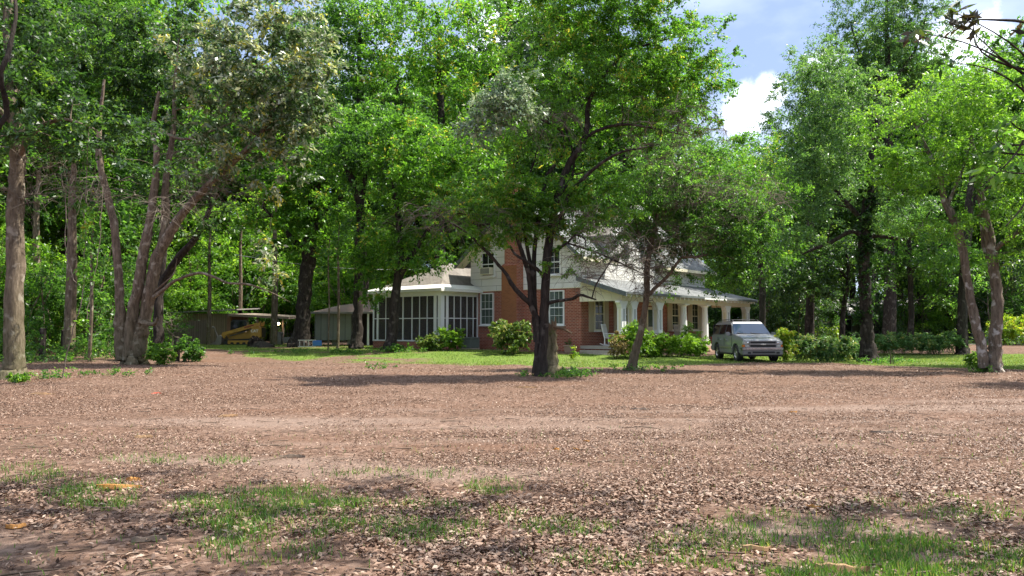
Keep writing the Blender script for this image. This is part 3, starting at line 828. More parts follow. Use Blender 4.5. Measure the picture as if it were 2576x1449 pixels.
# stump behind it
def stump(name, label, px, py, Y, top, rad, bm_, cut, ragged=False):
    g = P(px, py, Y); z0 = gz(g[0], Y); z1 = P(px, top, Y)[2]
    r = np.random.default_rng(int(px))
    t = thing(name, label, 'tree stump', (g[0], Y, z0))
    h = z1 - z0
    Vs, Qs, _, _ = wood_from_stems([[(0, 0, -.15, rad * 1.7), (0, 0, .1, rad * 1.35), (0.02, 0, .3, rad * 1.1), (-.01, 0, h * .5, rad), (-.03, .0, h * .8, rad * .88), (-.03, 0, h, rad * .72)]], r, 14)
    link('trunk', mesh_np('trunk', np.vstack(Vs), np.vstack(Qs), smooth=True), bm_, t)
    if ragged:
        m = MB()
        for k in range(9):
            a = k * .698 + .3 * r.random(); hh = .08 + .3 * r.random() * (1 + math.cos(a)) / 2
            m.tube([(-.03 + .55 * rad * math.cos(a), .55 * rad * math.sin(a), h - .12), (-.03 + .62 * rad * math.cos(a), .62 * rad * math.sin(a), h + hh)], [rad * .34, .012], 5)
        m.tube([(.05, -.1, h - .02), (.35, -.2, h - .06), (.62, -.25, h - .22)], [.07, .06, .03], 6)
        m.build('broken_top', cut, t)
        return t
    m = MB()
    m.lathe([(rad * .76, h - .012), (rad * .5, h + .02), (0.001, h + .015)], 12, (-.03, 0, 0))
    for k in range(3):
        a = r.random() * 6.28; m.tube([(-.03 + .6 * rad * math.cos(a), .6 * rad * math.sin(a), h - .05), (-.03 + .9 * rad * math.cos(a), .9 * rad * math.sin(a), h + .12)], [.03, .008], 5)
    m.build('cut_top', cut, t)
    return t
M_cut = mat('bare_wood', (0.40, 0.27, 0.16), 0.8, 0.2, noise=(14, .8, (0.26, 0.16, 0.09)))
sp = stump('tree_stump', 'pale broken-topped stump right behind the middle tree', 1390, 940, 25.4, 822, .21, bark_mat('pale_stump_bark', (.08, .075, .035), (.25, .21, .13), (.13, .135, .05)), mat('grey_broken_wood', (.2, .14, .09), .9, .1, noise=(16, .8, (.10, .07, .045))), True)

# ---- slanting small tree to the right of it
make_tree('slanting_tree', 'slim leaning dark tree with a spreading twiggy crown before the porch', [
    [(1590, 932, 0, .16), (1597, 890, 0, .145), (1609, 845, 0, .135), (1621, 785, 0, .125), (1628, 736, 0, .12), (1627, 682, 0, .11), (1638, 610, 0, .095), (1652, 550, .1, .085), (1658, 500, .1, .07), (1664, 440, .2, .05), (1680, 370, .2, .03)],
    [(1629, 745, 0, .08), (1650, 722, -.1, .075), (1678, 696, -.2, .068), (1702, 664, -.3, .062), (1718, 648, -.4, .055), (1760, 645, -.6, .045), (1800, 638, -.8, .035), (1845, 650, -1., .018)],
    [(1660, 560, .1, .055), (1672, 534, 0, .05), (1715, 518, -.3, .042), (1765, 510, -.5, .032), (1830, 505, -.8, .015)],
    [(1640, 605, 0, .05), (1607, 585, -.1, .042), (1592, 535, -.2, .035), (1572, 516, -.4, .024), (1530, 500, -.6, .012)],
    [(1655, 520, .1, .05), (1690, 470, .5, .04), (1740, 430, .8, .028), (1800, 410, 1., .014)]],
    [(1650, 470, .1, 150, 90, 1.7, .9), (1790, 560, -.3, 150, 100, 1.6, 1.2), (1840, 690, -.5, 100, 45, 1.1, .8), (1720, 690, .1, 70, 40, .9, .5), (1570, 540, -.2, 95, 75, 1.2, .9), (1510, 480, -.2, 80, 70, 1.2, .6), (1640, 560, .2, 110, 60, 1.3, .8), (1700, 620, .2, 80, 50, 1.1, .6), (1870, 620, -.6, 95, 70, 1.2, .9), (1710, 400, .4, 150, 80, 1.6, .7), (1930, 560, -.4, 60, 60, 1.1, .6), (1560, 610, -.3, 70, 50, .9, .7), (1800, 700, -.5, 60, 40, .8, .4), (1860, 480, -.2, 100, 70, 1.3, .4)],
    29.4, 560, 110, .46, .11, L_mid, B_brown, 12, branch_from=.3, r0=.028,
    twigs=([(1640, 680, -.3, 70, 80, .6), (1840, 500, -.9, 140, 70, 1.2), (1650, 600, -.2, 80, 60, .7), (1760, 600, -.7, 100, 60, .9), (1600, 640, -.3, 80, 60, .6), (1700, 470, -.6, 120, 70, 1.0)], 340, 7, .75, .0085))

# ---- left edge
make_tree('straight_tree', 'tall straight trunk at the left edge of the yard under glossy leaves', [
    [(34, 950, 0, .27), (35, 900, 0, .24), (36, 785, 0, .225), (39, 597, 0, .21), (41, 485, 0, .20), (44, 400, 0, .19), (42, 300, 0, .17), (30, 200, .2, .15), (20, 60, .4, .12), (30, -100, .5, .09)],
    [(44, 400, 0, .07), (90, 330, -.6, .06), (160, 300, -1.2, .045), (250, 330, -1.8, .025)],
    [(42, 320, 0, .08), (-40, 240, -.5, .06), (-120, 200, -.8, .03)]],
    [(90, 270, -.8, 170, 90, 1.7), (200, 330, -1.4, 190, 70, 1.4), (50, 130, -.2, 150, 110, 2.0), (-60, 250, 0, 120, 150, 2.0), (60, 20, .4, 200, 80, 2.2), (300, 400, -1.6, 110, 60, 1.0, .6)],
    23.8, 190, 90, .5, .17, L_dark, B_grey, 21, branch_from=.55, lw=.40,
    twigs=([(60, 480, -.2, 80, 60, .5), (90, 400, -.5, 120, 50, .8), (230, 480, -1.2, 170, 60, 1.), (430, 520, -1.5, 60, 60, .6)], 80, 5, .9, .007))

# ---- the many-trunked tree on the left
make_tree('magnolia_tree', 'many-trunked grey magnolia with whitish leaves left of the sheds', [
    [(340, 918, 0, .42), (346, 890, 0, .36), (352, 850, 0, .32), (359, 820, 0, .28), (366, 795, 0, .25), (382, 710, 0, .25), (401, 635, 0, .22), (427, 590, 0, .2), (452, 548, -.1, .185), (499, 492, -.2, .17), (550, 440, -.4, .15), (605, 392, -.6, .12), (660, 330, -.8, .09), (700, 250, -1., .05)],
    [(312, 905, -.1, .26), (304, 850, -.1, .24), (302, 803, -.1, .21), (300, 710, -.1, .18), (289, 578, -.1, .165), (274, 503, 0, .15), (259, 447, 0, .14), (248, 380, 0, .12), (252, 300, .2, .09), (262, 200, .3, .05)],
    [(326, 905, -.2, .25), (331, 803, -.2, .22), (349, 710, -.15, .195), (361, 635, -.1, .18), (376, 560, -.1, .16), (389, 466, 0, .14), (394, 380, 0, .12), (385, 320, .1, .1), (400, 230, .2, .06)],
    [(403, 630, 0, .16), (414, 560, .3, .15), (417, 447, .4, .13), (436, 330, .5, .1), (440, 200, .6, .06), (450, 100, .7, .03)],
    [(386, 748, -.2, .085), (412, 728, -.4, .075), (442, 706, -.6, .068), (499, 687, -.9, .06), (540, 698, -1.0, .052), (575, 712, -1.1, .045), (629, 716, -1.3, .035), (685, 737, -1.5, .018), (730, 760, -1.7, .008)],
    [(388, 735, -.2, .04), (410, 715, -.4, .034), (436, 690, -.5, .024), (446, 650, -.5, .012)],
    [(352, 810, -.3, .1), (385, 815, -.55, .09), (397, 800, -.6, .06)],
    [(385, 320, .1, .07), (460, 350, -.4, .06), (530, 330, -.8, .045), (600, 300, -1., .02)]],
    [(640, 190, -.6, 180, 170, 2.4, 1.2), (560, 340, -.8, 150, 90, 1.8, .8), (750, 290, -.6, 110, 120, 1.6, .8), (680, 60, 0, 170, 90, 2.2, .9), (520, 150, .2, 120, 150, 2.0, .7), (600, 420, -.7, 150, 60, 1.5, .5), (800, 150, -.4, 80, 110, 1.6, .6), (700, 430, -.8, 90, 50, 1.2, .5), (820, 520, -1., 50, 40, .9, .35), (700, 640, -1.4, 80, 60, .8, .22), (640, 680, -1.3, 90, 40, .6, .2)],
    34, 370, 74, .62, .23, L_mag, B_brown, 22, branch_from=.4, lw=.42, r0=.05, up=.7,
    twigs=([(560, 480, -.7, 140, 80, 1.2), (480, 420, -.4, 80, 80, 1.)], 60, 5, 1.1, .009))
make_tree('evergreen_tree', 'dark small-leaved evergreen behind the many-trunked tree on the left', [
    [(398, 872, 0, .25), (398, 800, 0, .22), (403, 729, 0, .2), (442, 657, -.1, .17), (484, 608, -.2, .15), (521, 541, -.3, .13), (545, 470, -.3, .1), (560, 400, -.3, .07)],
    [(403, 729, 0, .13), (420, 560, .2, .12), (425, 420, .3, .11), (440, 250, .4, .08), (470, 90, .5, .05)]],
    [(430, 130, 0, 150, 160, 2.6, 1.2), (330, 260, -.4, 150, 110, 2.2, 1.0), (420, 400, -.3, 110, 110, 1.8, .8), (230, 120, 0, 160, 120, 2.4, .9), (520, 560, -.4, 80, 60, 1.2, .4), (330, 500, -.2, 90, 70, 1.4, .4)],
    38, 300, 110, .7, .2, L_dark, B_dark, 23, branch_from=.3, r0=.05)

# ---- trees round the left end of the house
make_tree('yard_oak', 'thick dark-trunked oak between the tracked loader and the metal shed', [
    [(755, 876, 0, .58), (760, 830, 0, .5), (764, 760, 0, .47), (770, 700, 0, .44), (776, 640, 0, .42), (784, 560, 0, .38), (792, 480, 0, .33), (800, 400, .2, .26), (810, 300, .3, .18)],
    [(775, 640, 0, .2), (735, 600, -.4, .17), (700, 560, -.8, .13), (660, 520, -1.2, .07)],
    [(785, 560, 0, .2), (840, 510, -.4, .17), (890, 470, -.8, .12), (930, 430, -1., .06)]],
    [(780, 440, 0, 130, 90, 3.0), (700, 540, -.6, 110, 70, 2.2), (850, 540, -.6, 100, 70, 2.2), (870, 380, 0, 110, 100, 2.6), (810, 630, -.8, 100, 50, 1.6, .6), (700, 420, 0, 90, 90, 2.2)],
    50.5, 260, 110, .8, .24, L_bright, B_dark, 31, branch_from=.45, r0=.06)
make_tree('yard_oak', 'slim dark straight tree left of the screened porch', [
    [(897, 892, 0, .34), (898, 840, 0, .3), (901, 760, 0, .28), (904, 660, 0, .26), (908, 560, 0, .24), (903, 500, 0, .22), (880, 440, 0, .18), (850, 370, .2, .12)],
    [(907, 540, 0, .18), (915, 470, .2, .15), (930, 400, .2, .1), (950, 320, .3, .05)]],
    [(950, 420, 0, 130, 110, 2.6), (860, 340, 0, 120, 100, 2.4), (930, 540, -.4, 100, 60, 2.0, .7), (1000, 330, .2, 110, 110, 2.4)],
    45.5, 230, 110, .75, .2, L_mid, B_dark, 32, branch_from=.5, r0=.05)
make_tree('yard_oak', 'dark forked tree with ivy on its trunk in front of the screened porch', [
    [(980, 892, 0, .34), (986, 840, 0, .3), (993, 770, 0, .28), (1000, 700, 0, .26), (1005, 655, 0, .22), (1004, 590, 0, .18), (998, 520, 0, .14), (985, 440, .2, .08)],
    [(1000, 700, 0, .2), (1022, 665, -.1, .17), (1045, 628, -.3, .15), (1070, 590, -.4, .13), (1100, 540, -.6, .09), (1130, 470, -.6, .05)]],
    [(1060, 470, 0, 130, 90, 2.2), (1100, 570, -.4, 90, 55, 1.6, .8), (970, 600, -.2, 90, 75, 1.4, .9), (1050, 640, -.3, 70, 50, 1.1, .8), (910, 660, 0, 60, 60, 1.2, .6), (1120, 650, -.3, 45, 40, .9, .5), (950, 725, .3, 40, 50, .8, .5), (1150, 400, .2, 110, 100, 2.2), (1020, 380, .3, 110, 90, 2.2)],
    42.8, 330, 110, .7, .19, L_bright, B_dark, 33, branch_from=.45, r0=.05,
    twigs=([(1050, 560, -.4, 110, 40, 1.2)], 30, 5, .9, .01))

# ---- right side
ivy_tree = make_tree('ivied_tree', 'tall dark trunk wrapped in ivy behind the clipped hedge row', [
    [(2184, 911, 0, .34), (2183, 860, 0, .29), (2182, 820, 0, .27), (2176, 727, 0, .25), (2174, 650, 0, .235), (2177, 573, 0, .22), (2184, 500, 0, .2), (2192, 420, .1, .18), (2205, 300, .2, .14), (2215, 180, .3, .08)],
    [(2176, 600, 0, .12), (2142, 582, -.2, .1), (2090, 610, -.5, .08), (2050, 625, -.8, .06), (2018, 640, -1., .03)],
    [(2178, 560, 0, .13), (2142, 525, .1, .12), (2110, 490, .2, .11), (2060, 440, .3, .09), (2040, 380, .4, .06), (2030, 300, .4, .03)],
    [(2176, 600, 0, .1), (2210, 594, -.3, .085), (2284, 600, -.7, .07), (2320, 562, -.9, .05), (2349, 520, -1., .02)],
    [(2184, 500, 0, .12), (2230, 430, .2, .1), (2270, 370, .3, .06)]],
    [(2060, 300, 0, 120, 130, 2.2), (2150, 420, 0, 170, 90, 2.4), (2140, 230, .2, 110, 130, 2.2), (2030, 430, -.4, 110, 110, 2.0), (2000, 560, -.8, 100, 80, 1.6, .8), (2260, 520, -.4, 110, 80, 1.8, .7), (2060, 180, .2, 70, 70, 1.6, .8)],
    36, 330, 120, .6, .15, L_blue, B_dark, 41, branch_from=.35, r0=.045, lw=.34)
r_ = np.random.default_rng(8)
Ci = []
for _ in range(150):
    t = r_.random() ** .8; a = r_.random() * 6.28; py = 830 - 400 * t
    Ci.append(P(2176 + (6 if py < 560 else 0), py, 36) + np.array([math.cos(a), math.sin(a), 0]) * (.24 + .1 * r_.random()))
Ci = np.array(Ci); oi = Ci * 0; oi[:, 2] = -.4
V, Q, v = crown_np(Ci, oi, r_, 42, np.full(len(Ci), .22), .11, droop=.8, lw=.8)
lo = np.array(ivy_tree.location)
link('ivy', mesh_np('ivy', V - lo, Q, fattr={'v': v * .7}), L_dark, ivy_tree)

make_tree('twin_trunked_tree', 'pale twin-trunked tree with lime foliage at the right edge', [
    [(2498, 934, 0, .26), (2502, 890, 0, .235), (2504, 850, 0, .22), (2509, 758, 0, .2), (2501, 681, 0, .18), (2491, 604, 0, .165), (2479, 542, 0, .15), (2469, 500, 0, .13), (2455, 420, .1, .1), (2440, 330, .2, .06)],
    [(2476, 925, -.1, .19), (2469, 866, -.1, .17), (2454, 804, -.1, .16), (2438, 727, -.1, .15), (2417, 604, -.1, .14), (2396, 542, -.1, .13), (2377, 505, 0, .115), (2363, 440, 0, .09), (2330, 370, 0, .06), (2300, 310, .1, .03)],
    [(2500, 630, 0, .11), (2530, 605, -.3, .1), (2576, 573, -.6, .085), (2640, 530, -.9, .05)],
    [(2384, 515, 0, .07), (2420, 430, .4, .055), (2440, 370, .5, .03)],
    [(2504, 700, 0, .1), (2478, 620, .4, .09), (2470, 560, .5, .07)]],
    [(2330, 270, 0, 150, 100, 2.0, .9), (2430, 400, -.4, 170, 80, 2.0, .9), (2290, 430, -.3, 120, 70, 1.7, .8), (2520, 330, 0, 110, 130, 2.0, .8), (2420, 220, .2, 130, 80, 1.8, .8), (2540, 520, -.8, 90, 90, 1.5, .7), (2340, 560, -.7, 120, 50, 1.2, .5), (2560, 650, -.8, 70, 60, 1.2, .4), (2230, 360, -.2, 80, 60, 1.3, .6)],
    28, 330, 120, .55, .13, L_lime, B_pale, 42, branch_from=.35, r0=.04, flat=.5, lw=.34)

# ================================================================== THE HOUSE
# house space: x along the porch front (away from us to the right), y back along the gable end, z up from the foundation
HX, HY, HZ = 3.75, 42.0, 0.30
HANG = math.atan2(0.77, 0.64)
U_H = (1, 1, 0)
M_brick = brick_mat('red_brick', (0.38, 0.10, 0.055), (0.21, 0.05, 0.032), (0.46, 0.31, 0.23), 0.24, 0.085, 0.013, mottle=(1.7, .55, (0.22, 0.075, 0.045)), bias=0.0)
M_brick2 = brick_mat('brown_brick', (0.31, 0.12, 0.05), (0.24, 0.09, 0.04), (0.32, 0.16, 0.09), 0.215, 0.075, 0.008, mottle=(2, .5, (0.22, 0.085, 0.045)))
M_soldier = brick_mat('brick_header', (0.32, 0.08, 0.05), (0.24, 0.055, 0.035), (0.34, 0.22, 0.17), 0.075, 0.24, 0.011, offset=0)
M_siding = brick_mat('white_board_siding', (0.74, 0.73, 0.69), (0.70, 0.69, 0.65), (0.30, 0.29, 0.26), 2.4, 0.42, 0.014, rough=.6, bumps=.5, mottle=(1.4, .6, (0.60, 0.58, 0.51)))
M_cream = mat('cream_paint', (0.72, 0.66, 0.48), 0.55, noise=(3, .35, (0.66, 0.60, 0.43)))
M_shutter = mat('tan_shutter_paint', (0.50, 0.43, 0.29), 0.6, noise=(4, .3, (0.44, 0.38, 0.26)))
M_white = mat('white_trim', (0.80, 0.80, 0.77), 0.5, noise=(3, .35, (0.72, 0.71, 0.66)))
M_shingle = brick_mat('grey_shingle', (0.165, 0.17, 0.165), (0.105, 0.112, 0.11), (0.05, 0.053, 0.053), 0.34, 0.20, 0.016, rough=.9, u=(1, 0, 0), v=(0, 1.0, 0.35), mottle=(.9, .6, (0.21, 0.215, 0.21)))
M_shingle_w = brick_mat('brown_grey_shingle', (0.21, 0.185, 0.155), (0.15, 0.13, 0.11), (0.07, 0.065, 0.055), 0.30, 0.16, 0.012, rough=.9, u=(0, 1, 0), v=(1, 0, .4), mottle=(1.0, .6, (0.25, 0.23, 0.20)))
M_edge = mat('weathered_shingle_edge', (0.085, 0.10, 0.10), 0.9, noise=(7, .7, (0.16, 0.18, 0.18)), bump=(20, .7))
M_membrane = mat('white_roof_membrane', (0.80, 0.78, 0.72), 0.6, noise=(1.5, .5, (0.62, 0.60, 0.54)), bump=(3, .5))
M_glass = mat('window_glass', (0.035, 0.045, 0.04), 0.08, 0.9, noise=(1.8, .8, (0.075, 0.095, 0.08)))
M_pane = veil_mat('clear_pane', (0.03, 0.04, 0.04), 0.72, rough=.05, gloss=.3)
M_curtain = mat('lace_curtain', (0.46, 0.52, 0.45), 0.9, noise=(7, .8, (0.20, 0.25, 0.21)))
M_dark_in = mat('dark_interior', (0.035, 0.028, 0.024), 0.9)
M_screen = veil_mat('insect_screen', (0.085, 0.072, 0.068), 0.5, rough=.8)
M_conc = mat('old_concrete', (0.40, 0.36, 0.29), 0.9, noise=(5, .6, (0.29, 0.25, 0.19)), bump=(25, .4))
M_floor = mat('grey_porch_floor', (0.34, 0.31, 0.26), 0.8, noise=(5, .5, (0.27, 0.24, 0.20)))
M_door = mat('cream_door', (0.66, 0.60, 0.44), 0.5)
M_metal_dk = mat('dark_metal', (0.05, 0.05, 0.05), 0.45, metal=.6)
M_tan_in = mat('porch_inner_wall', (0.30, 0.24, 0.18), 0.8)

house = thing('brick_house', 'red brick house with white siding upstairs, chimney and long columned porch', 'house', (HX, HY, HZ), HANG)
GW, LEN = 8.1, 15.0                     # width of the gable end, length of the front
ZB, ZE, ZR = 3.52, 5.45, 8.75           # top of brick, eaves, ridge
# --- walls
MB().box(0, LEN, 0, GW, -.4, ZB).build('brick_wall', M_brick, house)
m = MB(); m.prism([(-.03, ZB - .02), (GW + .03, ZB - .02), (GW + .03, ZE), (GW / 2, ZE + (GW / 2) * (ZR - ZE) / (GW / 2)), (-.03, ZE)], 0, -.035, LEN + .03)
m.build('siding_wall', M_siding, house)
MB().box(-.05, .0, -.04, GW + .04, ZB - .06, ZB - .02).build('ledge', M_cream, house)
# --- main roof: two slopes with overhang
sl = (ZR - ZE) / (GW / 2)
def slope(y0, y1, x0, x1, zf, th=.12):
    """a roof slab between y0 (outer) and y1 with heights from zf(y)"""
    mm = MB()
    V = []
    for z in (0, th):
        for x in (x0, x1):
            for y in (y0, y1): V.append((x, y, zf(y) + z))
    mm.add(V, [(0, 1, 3, 2), (4, 6, 7, 5), (0, 4, 5, 1), (2, 3, 7, 6), (0, 2, 6, 4), (1, 5, 7, 3)])
    return mm
OV = .62
DX0, DX1, DEV, DZ = 2.75, 8.25, 6.7, 8.45        # cross gable: its two sides, eaves and peak
dc = (DX0 + DX1) / 2
zfront = lambda y: ZE + sl * y + .02
slope(-OV, GW / 2, -.75, DX0 - .02, zfront).build('roof', M_shingle, house)
slope(-OV, GW / 2, DX1 + .02, LEN + .6, zfront).build('roof', M_shingle, house)
slope(1.2, GW / 2, DX0 - .02, DX1 + .02, lambda y: zfront(y) - .004).build('roof', M_shingle, house)
slope(GW + OV, GW / 2 + .004, -.75, LEN + .6, lambda y: ZE + sl * (GW - y) + .02).build('roof', M_shingle, house)
for sgn in (0, 1):                       # dark rolled edge and cream soffit of the gable overhang
    ys = (-OV - .03, GW / 2) if sgn == 0 else (GW + OV + .03, GW / 2 + .004)
    zf = (lambda y: ZE + sl * y - .05) if sgn == 0 else (lambda y: ZE + sl * (GW - y) - .05)
    slope(ys[0], ys[1], -.86, -.75, zf, .24).build('roof_edge', M_edge, house)
    slope(ys[0] * 1.0 + (.05 if sgn == 0 else -.05), ys[1], -.74, -.04, lambda y: zf(y) + .0, .05).build('soffit', M_cream, house)
for a_, b_ in ((-.03, DX0 - .03), (DX1 + .03, LEN + .03)):
    slope(-OV + .02, -.04, a_, b_, lambda y: ZE + sl * y - .05, .05).build('soffit', M_cream, house)
    MB().box(a_ - .7 if a_ < 0 else a_, b_ + (.5 if b_ > LEN else 0), -OV - .07, -OV - .003, ZE - sl * OV - .06, ZE - sl * OV + .12).build('fascia', M_cream, house)
# --- front cross gable with arched windows
dm = MB(); dm.prism([(DX0, ZE - .5), (DX1, ZE - .5), (DX1, DEV), (dc, DZ), (DX0, DEV)], 1, -.06, 3.6)
dm.build('dormer_wall', M_siding, house)
dsl = (DZ - DEV) / (dc - DX0)
for s in (-1, 1):
    V = []
    for z in (.03, .17):
        for y in (-.6, 3.9):
            for x in (dc, dc + s * (dc - DX0 + .5)): V.append((x, y, DZ - dsl * abs(x - dc) + z))
    q = MB().add(V, [(0, 1, 3, 2), (4, 6, 7, 5), (0, 4, 5, 1), (2, 3, 7, 6), (0, 2, 6, 4), (1, 5, 7, 3)])
    q.build('dormer_roof', M_shingle_w, house)
    V = []
    for z in (-.12, .19):
        for y in (-.66, -.603):
            for x in (dc, dc + s * (dc - DX0 + .52)): V.append((x, y, DZ - dsl * abs(x - dc) + z))
    MB().add(V, [(0, 1, 3, 2), (4, 6, 7, 5), (0, 4, 5, 1), (2, 3, 7, 6), (0, 2, 6, 4), (1, 5, 7, 3)]).build('bargeboard', M_white, house)
def arch_win(x):
    z0 = 5.35
    pts = [(x - .3, z0), (x + .3, z0), (x + .3, z0 + .35), (x + .2, z0 + .62), (x, z0 + .86), (x - .2, z0 + .62), (x - .3, z0 + .35)]
    f = MB().prism([(x + (a - x) * 1.25, z + (.07 if z > z0 else -.06)) for a, z in pts], 1, -.10, -.058).build('arched_window', M_white, house)
    MB().prism(pts, 1, -.12, -.102).build('pane', M_glass, f)
arch_win(4.55); arch_win(6.45)
# --- chimney on the gable end
cy0, cy1 = 4.0, 5.15
ch = MB(); ch.prism([(-.62, -.4), (0, -.4), (0, 5.2), (-.62, 4.9)], 1, cy0, cy1)
ch.build('chimney', M_brick, house)
MB().box(-.628, -.62, cy0 + .03, cy1 - .0, -.4, 4.86).build('chimney_face', M_brick2, house)
MB().box(-.5, .15, cy0 + .12, cy1 - .12, 4.7, 9.55).build('chimney_stack', M_brick, house)
MB().box(-.58, .23, cy0 + .04, cy1 - .04, 9.55, 9.72).build('chimney_cap', M_conc, house)

# --- windows
def window(axis, c, z0, w, h, off=0.0, cols=3, rows=2, curtain=True, lower_plain=False, sill=True, fr=None, fw=.07):
    """sash window on the gable end (axis 0, c = y) or the front (axis 1, c = x); muntins in the upper sash"""
    sx = -1
    def bx(mm, a0, a1, d0, d1, b0, b1):
        if axis == 0: mm.box(-off - d1, -off - d0, a0, a1, b0, b1)
        else: mm.box(a0, a1, -off - d1, -off - d0, b0, b1)
    a0, a1, z1 = c - w / 2, c + w / 2, z0 + h
    f = MB()
    bx(f, a0 - fw, a0, 0.002, .09, z0 - fw, z1 + fw); bx(f, a1, a1 + fw, 0.002, .09, z0 - fw, z1 + fw)
    bx(f, a0, a1, 0.002, .09, z1, z1 + fw); bx(f, a0, a1, 0.002, .09, z0 - fw, z0)
    f = f.build('window', fr or M_white, house)
    s = MB(); zm = z0 + h * .5
    bx(s, a0, a1, .03, .075, zm - .03, zm + .03)
    for k in range(1, cols):
        xk = a0 + w * k / cols
        bx(s, xk - .010, xk + .010, .032, .05, zm + .03, z1)
        if not lower_plain: bx(s, xk - .006, xk + .006, .03, .04, z0, zm - .03)
    for k in range(1, rows):
        zk = zm + (z1 - zm) * k / rows
        bx(s, a0, a1, .034, .048, zk - .009, zk + .009)
        if not lower_plain: bx(s, a0, a1, .031, .052, z0 + (zm - z0) * k / rows - .01, z0 + (zm - z0) * k / rows + .01)
    s.build('sash', fr or M_white, f)
    p = MB(); bx(p, a0, a1, .018, .022, z0, z1); p.build('pane', M_pane, f)
    if curtain:
        n = 24; V = []; Fs = []
        for i in range(n + 1):
            t = i / n; a = a0 + w * t; d = .008 + .004 * math.sin(t * 40)
            for z in (z0, z1):
                V.append((-off - d, a, z) if axis == 0 else (a, -off - d, z))
        Fs = [(2 * i, 2 * i + 1, 2 * i + 3, 2 * i + 2) for i in range(n)]
        MB().add(V, Fs).build('curtain', M_curtain if curtain is True else curtain, f)
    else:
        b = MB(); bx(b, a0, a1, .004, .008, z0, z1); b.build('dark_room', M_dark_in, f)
    if sill:
        q = MB(); bx(q, a0 - .12, a1 + .12, .0, .15, z0 - fw - .07, z0 - fw); q.build('sill', M_white, f)
    return f
WZ = 1.52
window(0, 6.78, WZ, .92, 1.78)
window(0, 1.62, WZ, .92, 1.78)
for c in (6.78, 1.62):
    MB().box(-.012, -.002, c - .62, c + .62, WZ + 1.86, WZ + 2.0).build('brick_lintel', M_soldier, house)
w1 = window(0, 6.66, 4.42, .92, 1.32, off=.036, cols=2, rows=1, curtain=False, sill=True)
ac = MB(); ac.box(-.40, -.03, 6.27, 7.05, 4.45, 4.87)
ac = ac.build('window_air_conditioner', M_cream, w1)
g_ = MB()
for k in range(8): g_.box(-.412, -.402, 6.32 + .088 * k, 6.38 + .088 * k, 4.5, 4.82)
g_.build('grille', mat('ac_grille', (.16, .16, .16), .5), ac)
window(0, 1.75, 4.3, .8, 1.3, off=.036, cols=2, rows=2, curtain=False)
# front wall under the porch: windows with shutters, door
for c, cr in ((1.70, None), (4.25, None), (10.6, None), (13.4, None)):
    f = window(1, c, 1.2, .86, 1.72, cols=2, rows=2, fr=M_cream, curtain=mat('dim_curtain', (.10, .10, .09), .9, noise=(7, .8, (.22, .21, .18))))
    for s in (-1, 1):
        x0 = c + s * (.43 + .08 + .24)
        q = MB(); q.box(x0 - .235, x0 + .235, -.055, -.004, 1.06, 3.0)
        sh = q.build('shutter', M_shutter, house)
        for z0, z1 in ((1.16, 1.98), (2.08, 2.9)):
            q = MB(); q.box(x0 - .19, x0 + .19, -.058, -.0555, z0 - .02, z1)
            for k in range(int((z1 - z0) / .06)):
                q.box(x0 - .18, x0 + .18, -.068, -.0575, z0 + .06 * k, z0 + .06 * k + .035)
            q.build('louvre', M_shutter, sh)
dr = MB(); dr.box(7.0, 7.95, -.06, -.004, .34, 2.55)
dr = dr.build('front_door', M_door, house)
MB().box(7.12, 7.83, -.066, -.061, 1.35, 2.4).build('pane', M_glass, dr)
MB().box(7.1, 7.85, -.068, -.061, .5, 1.15).build('panel', M_cream, dr)
MB().box(7.86, 7.9, -.12, -.061, 1.2, 1.3).build('handle', M_metal_dk, dr)
q = MB(); q.box(6.88, 7.0, -.1, -.004, .34, 2.65); q.box(7.95, 8.07, -.1, -.004, .34, 2.65); q.box(6.88, 8.07, -.1, -.004, 2.65, 2.78); q.build('door_frame', M_cream, house)
ln = MB(); ln.box(6.62, 6.74, -.2, -.06, 1.95, 2.2); ln.box(6.65, 6.71, -.14, -.004, 2.2, 2.25); ln.build('porch_lantern', M_metal_dk, house)

# --- porch
PD, PX = 2.5, 16.2                       # depth of the porch, its far end
MB().box(-.1, PX + .2, -PD - .25, -.002, .16, .32).build('porch_floor', M_floor, house)
MB().box(-.02, PX + .1, -PD - .15, -.004, -.4, .157).build('porch_base', M_brick, house)
st = MB()
st.box(-.5, -.1, -PD - .2, -.25, -.3, .10); st.box(-.9, -.5, -PD - .2, -.35, -.3, -.06)
st.build('porch_steps', M_conc, house)
st = MB(); st.box(8.2, 10.8, -PD - .75, -PD - .25, -.4, .14); st.box(8.0, 11, -PD - 1.2, -PD - .75, -.4, -.03); st.build('porch_steps', mat('brick_steps', (.36, .24, .17), .9, noise=(6, .5, (.28, .18, .12))), house)
ZBm, ZBt = 2.70, 3.02                    # beam
q = MB(); q.box(-.14, PX + .18, -PD - .17, -PD + .17, ZBm, ZBt); q.box(-.14, .14, -PD + .17, -.004, ZBm, ZBt); q.box(PX - .14, PX + .18, -PD + .17, -.004, ZBm, ZBt)
q.build('porch_beam', M_cream, house)
MB().box(0, PX, -PD + .17, -.06, ZBt - .06, ZBt - .02).build('porch_ceiling', M_cream, house)
pz = lambda y: 3.97 + .30 * y
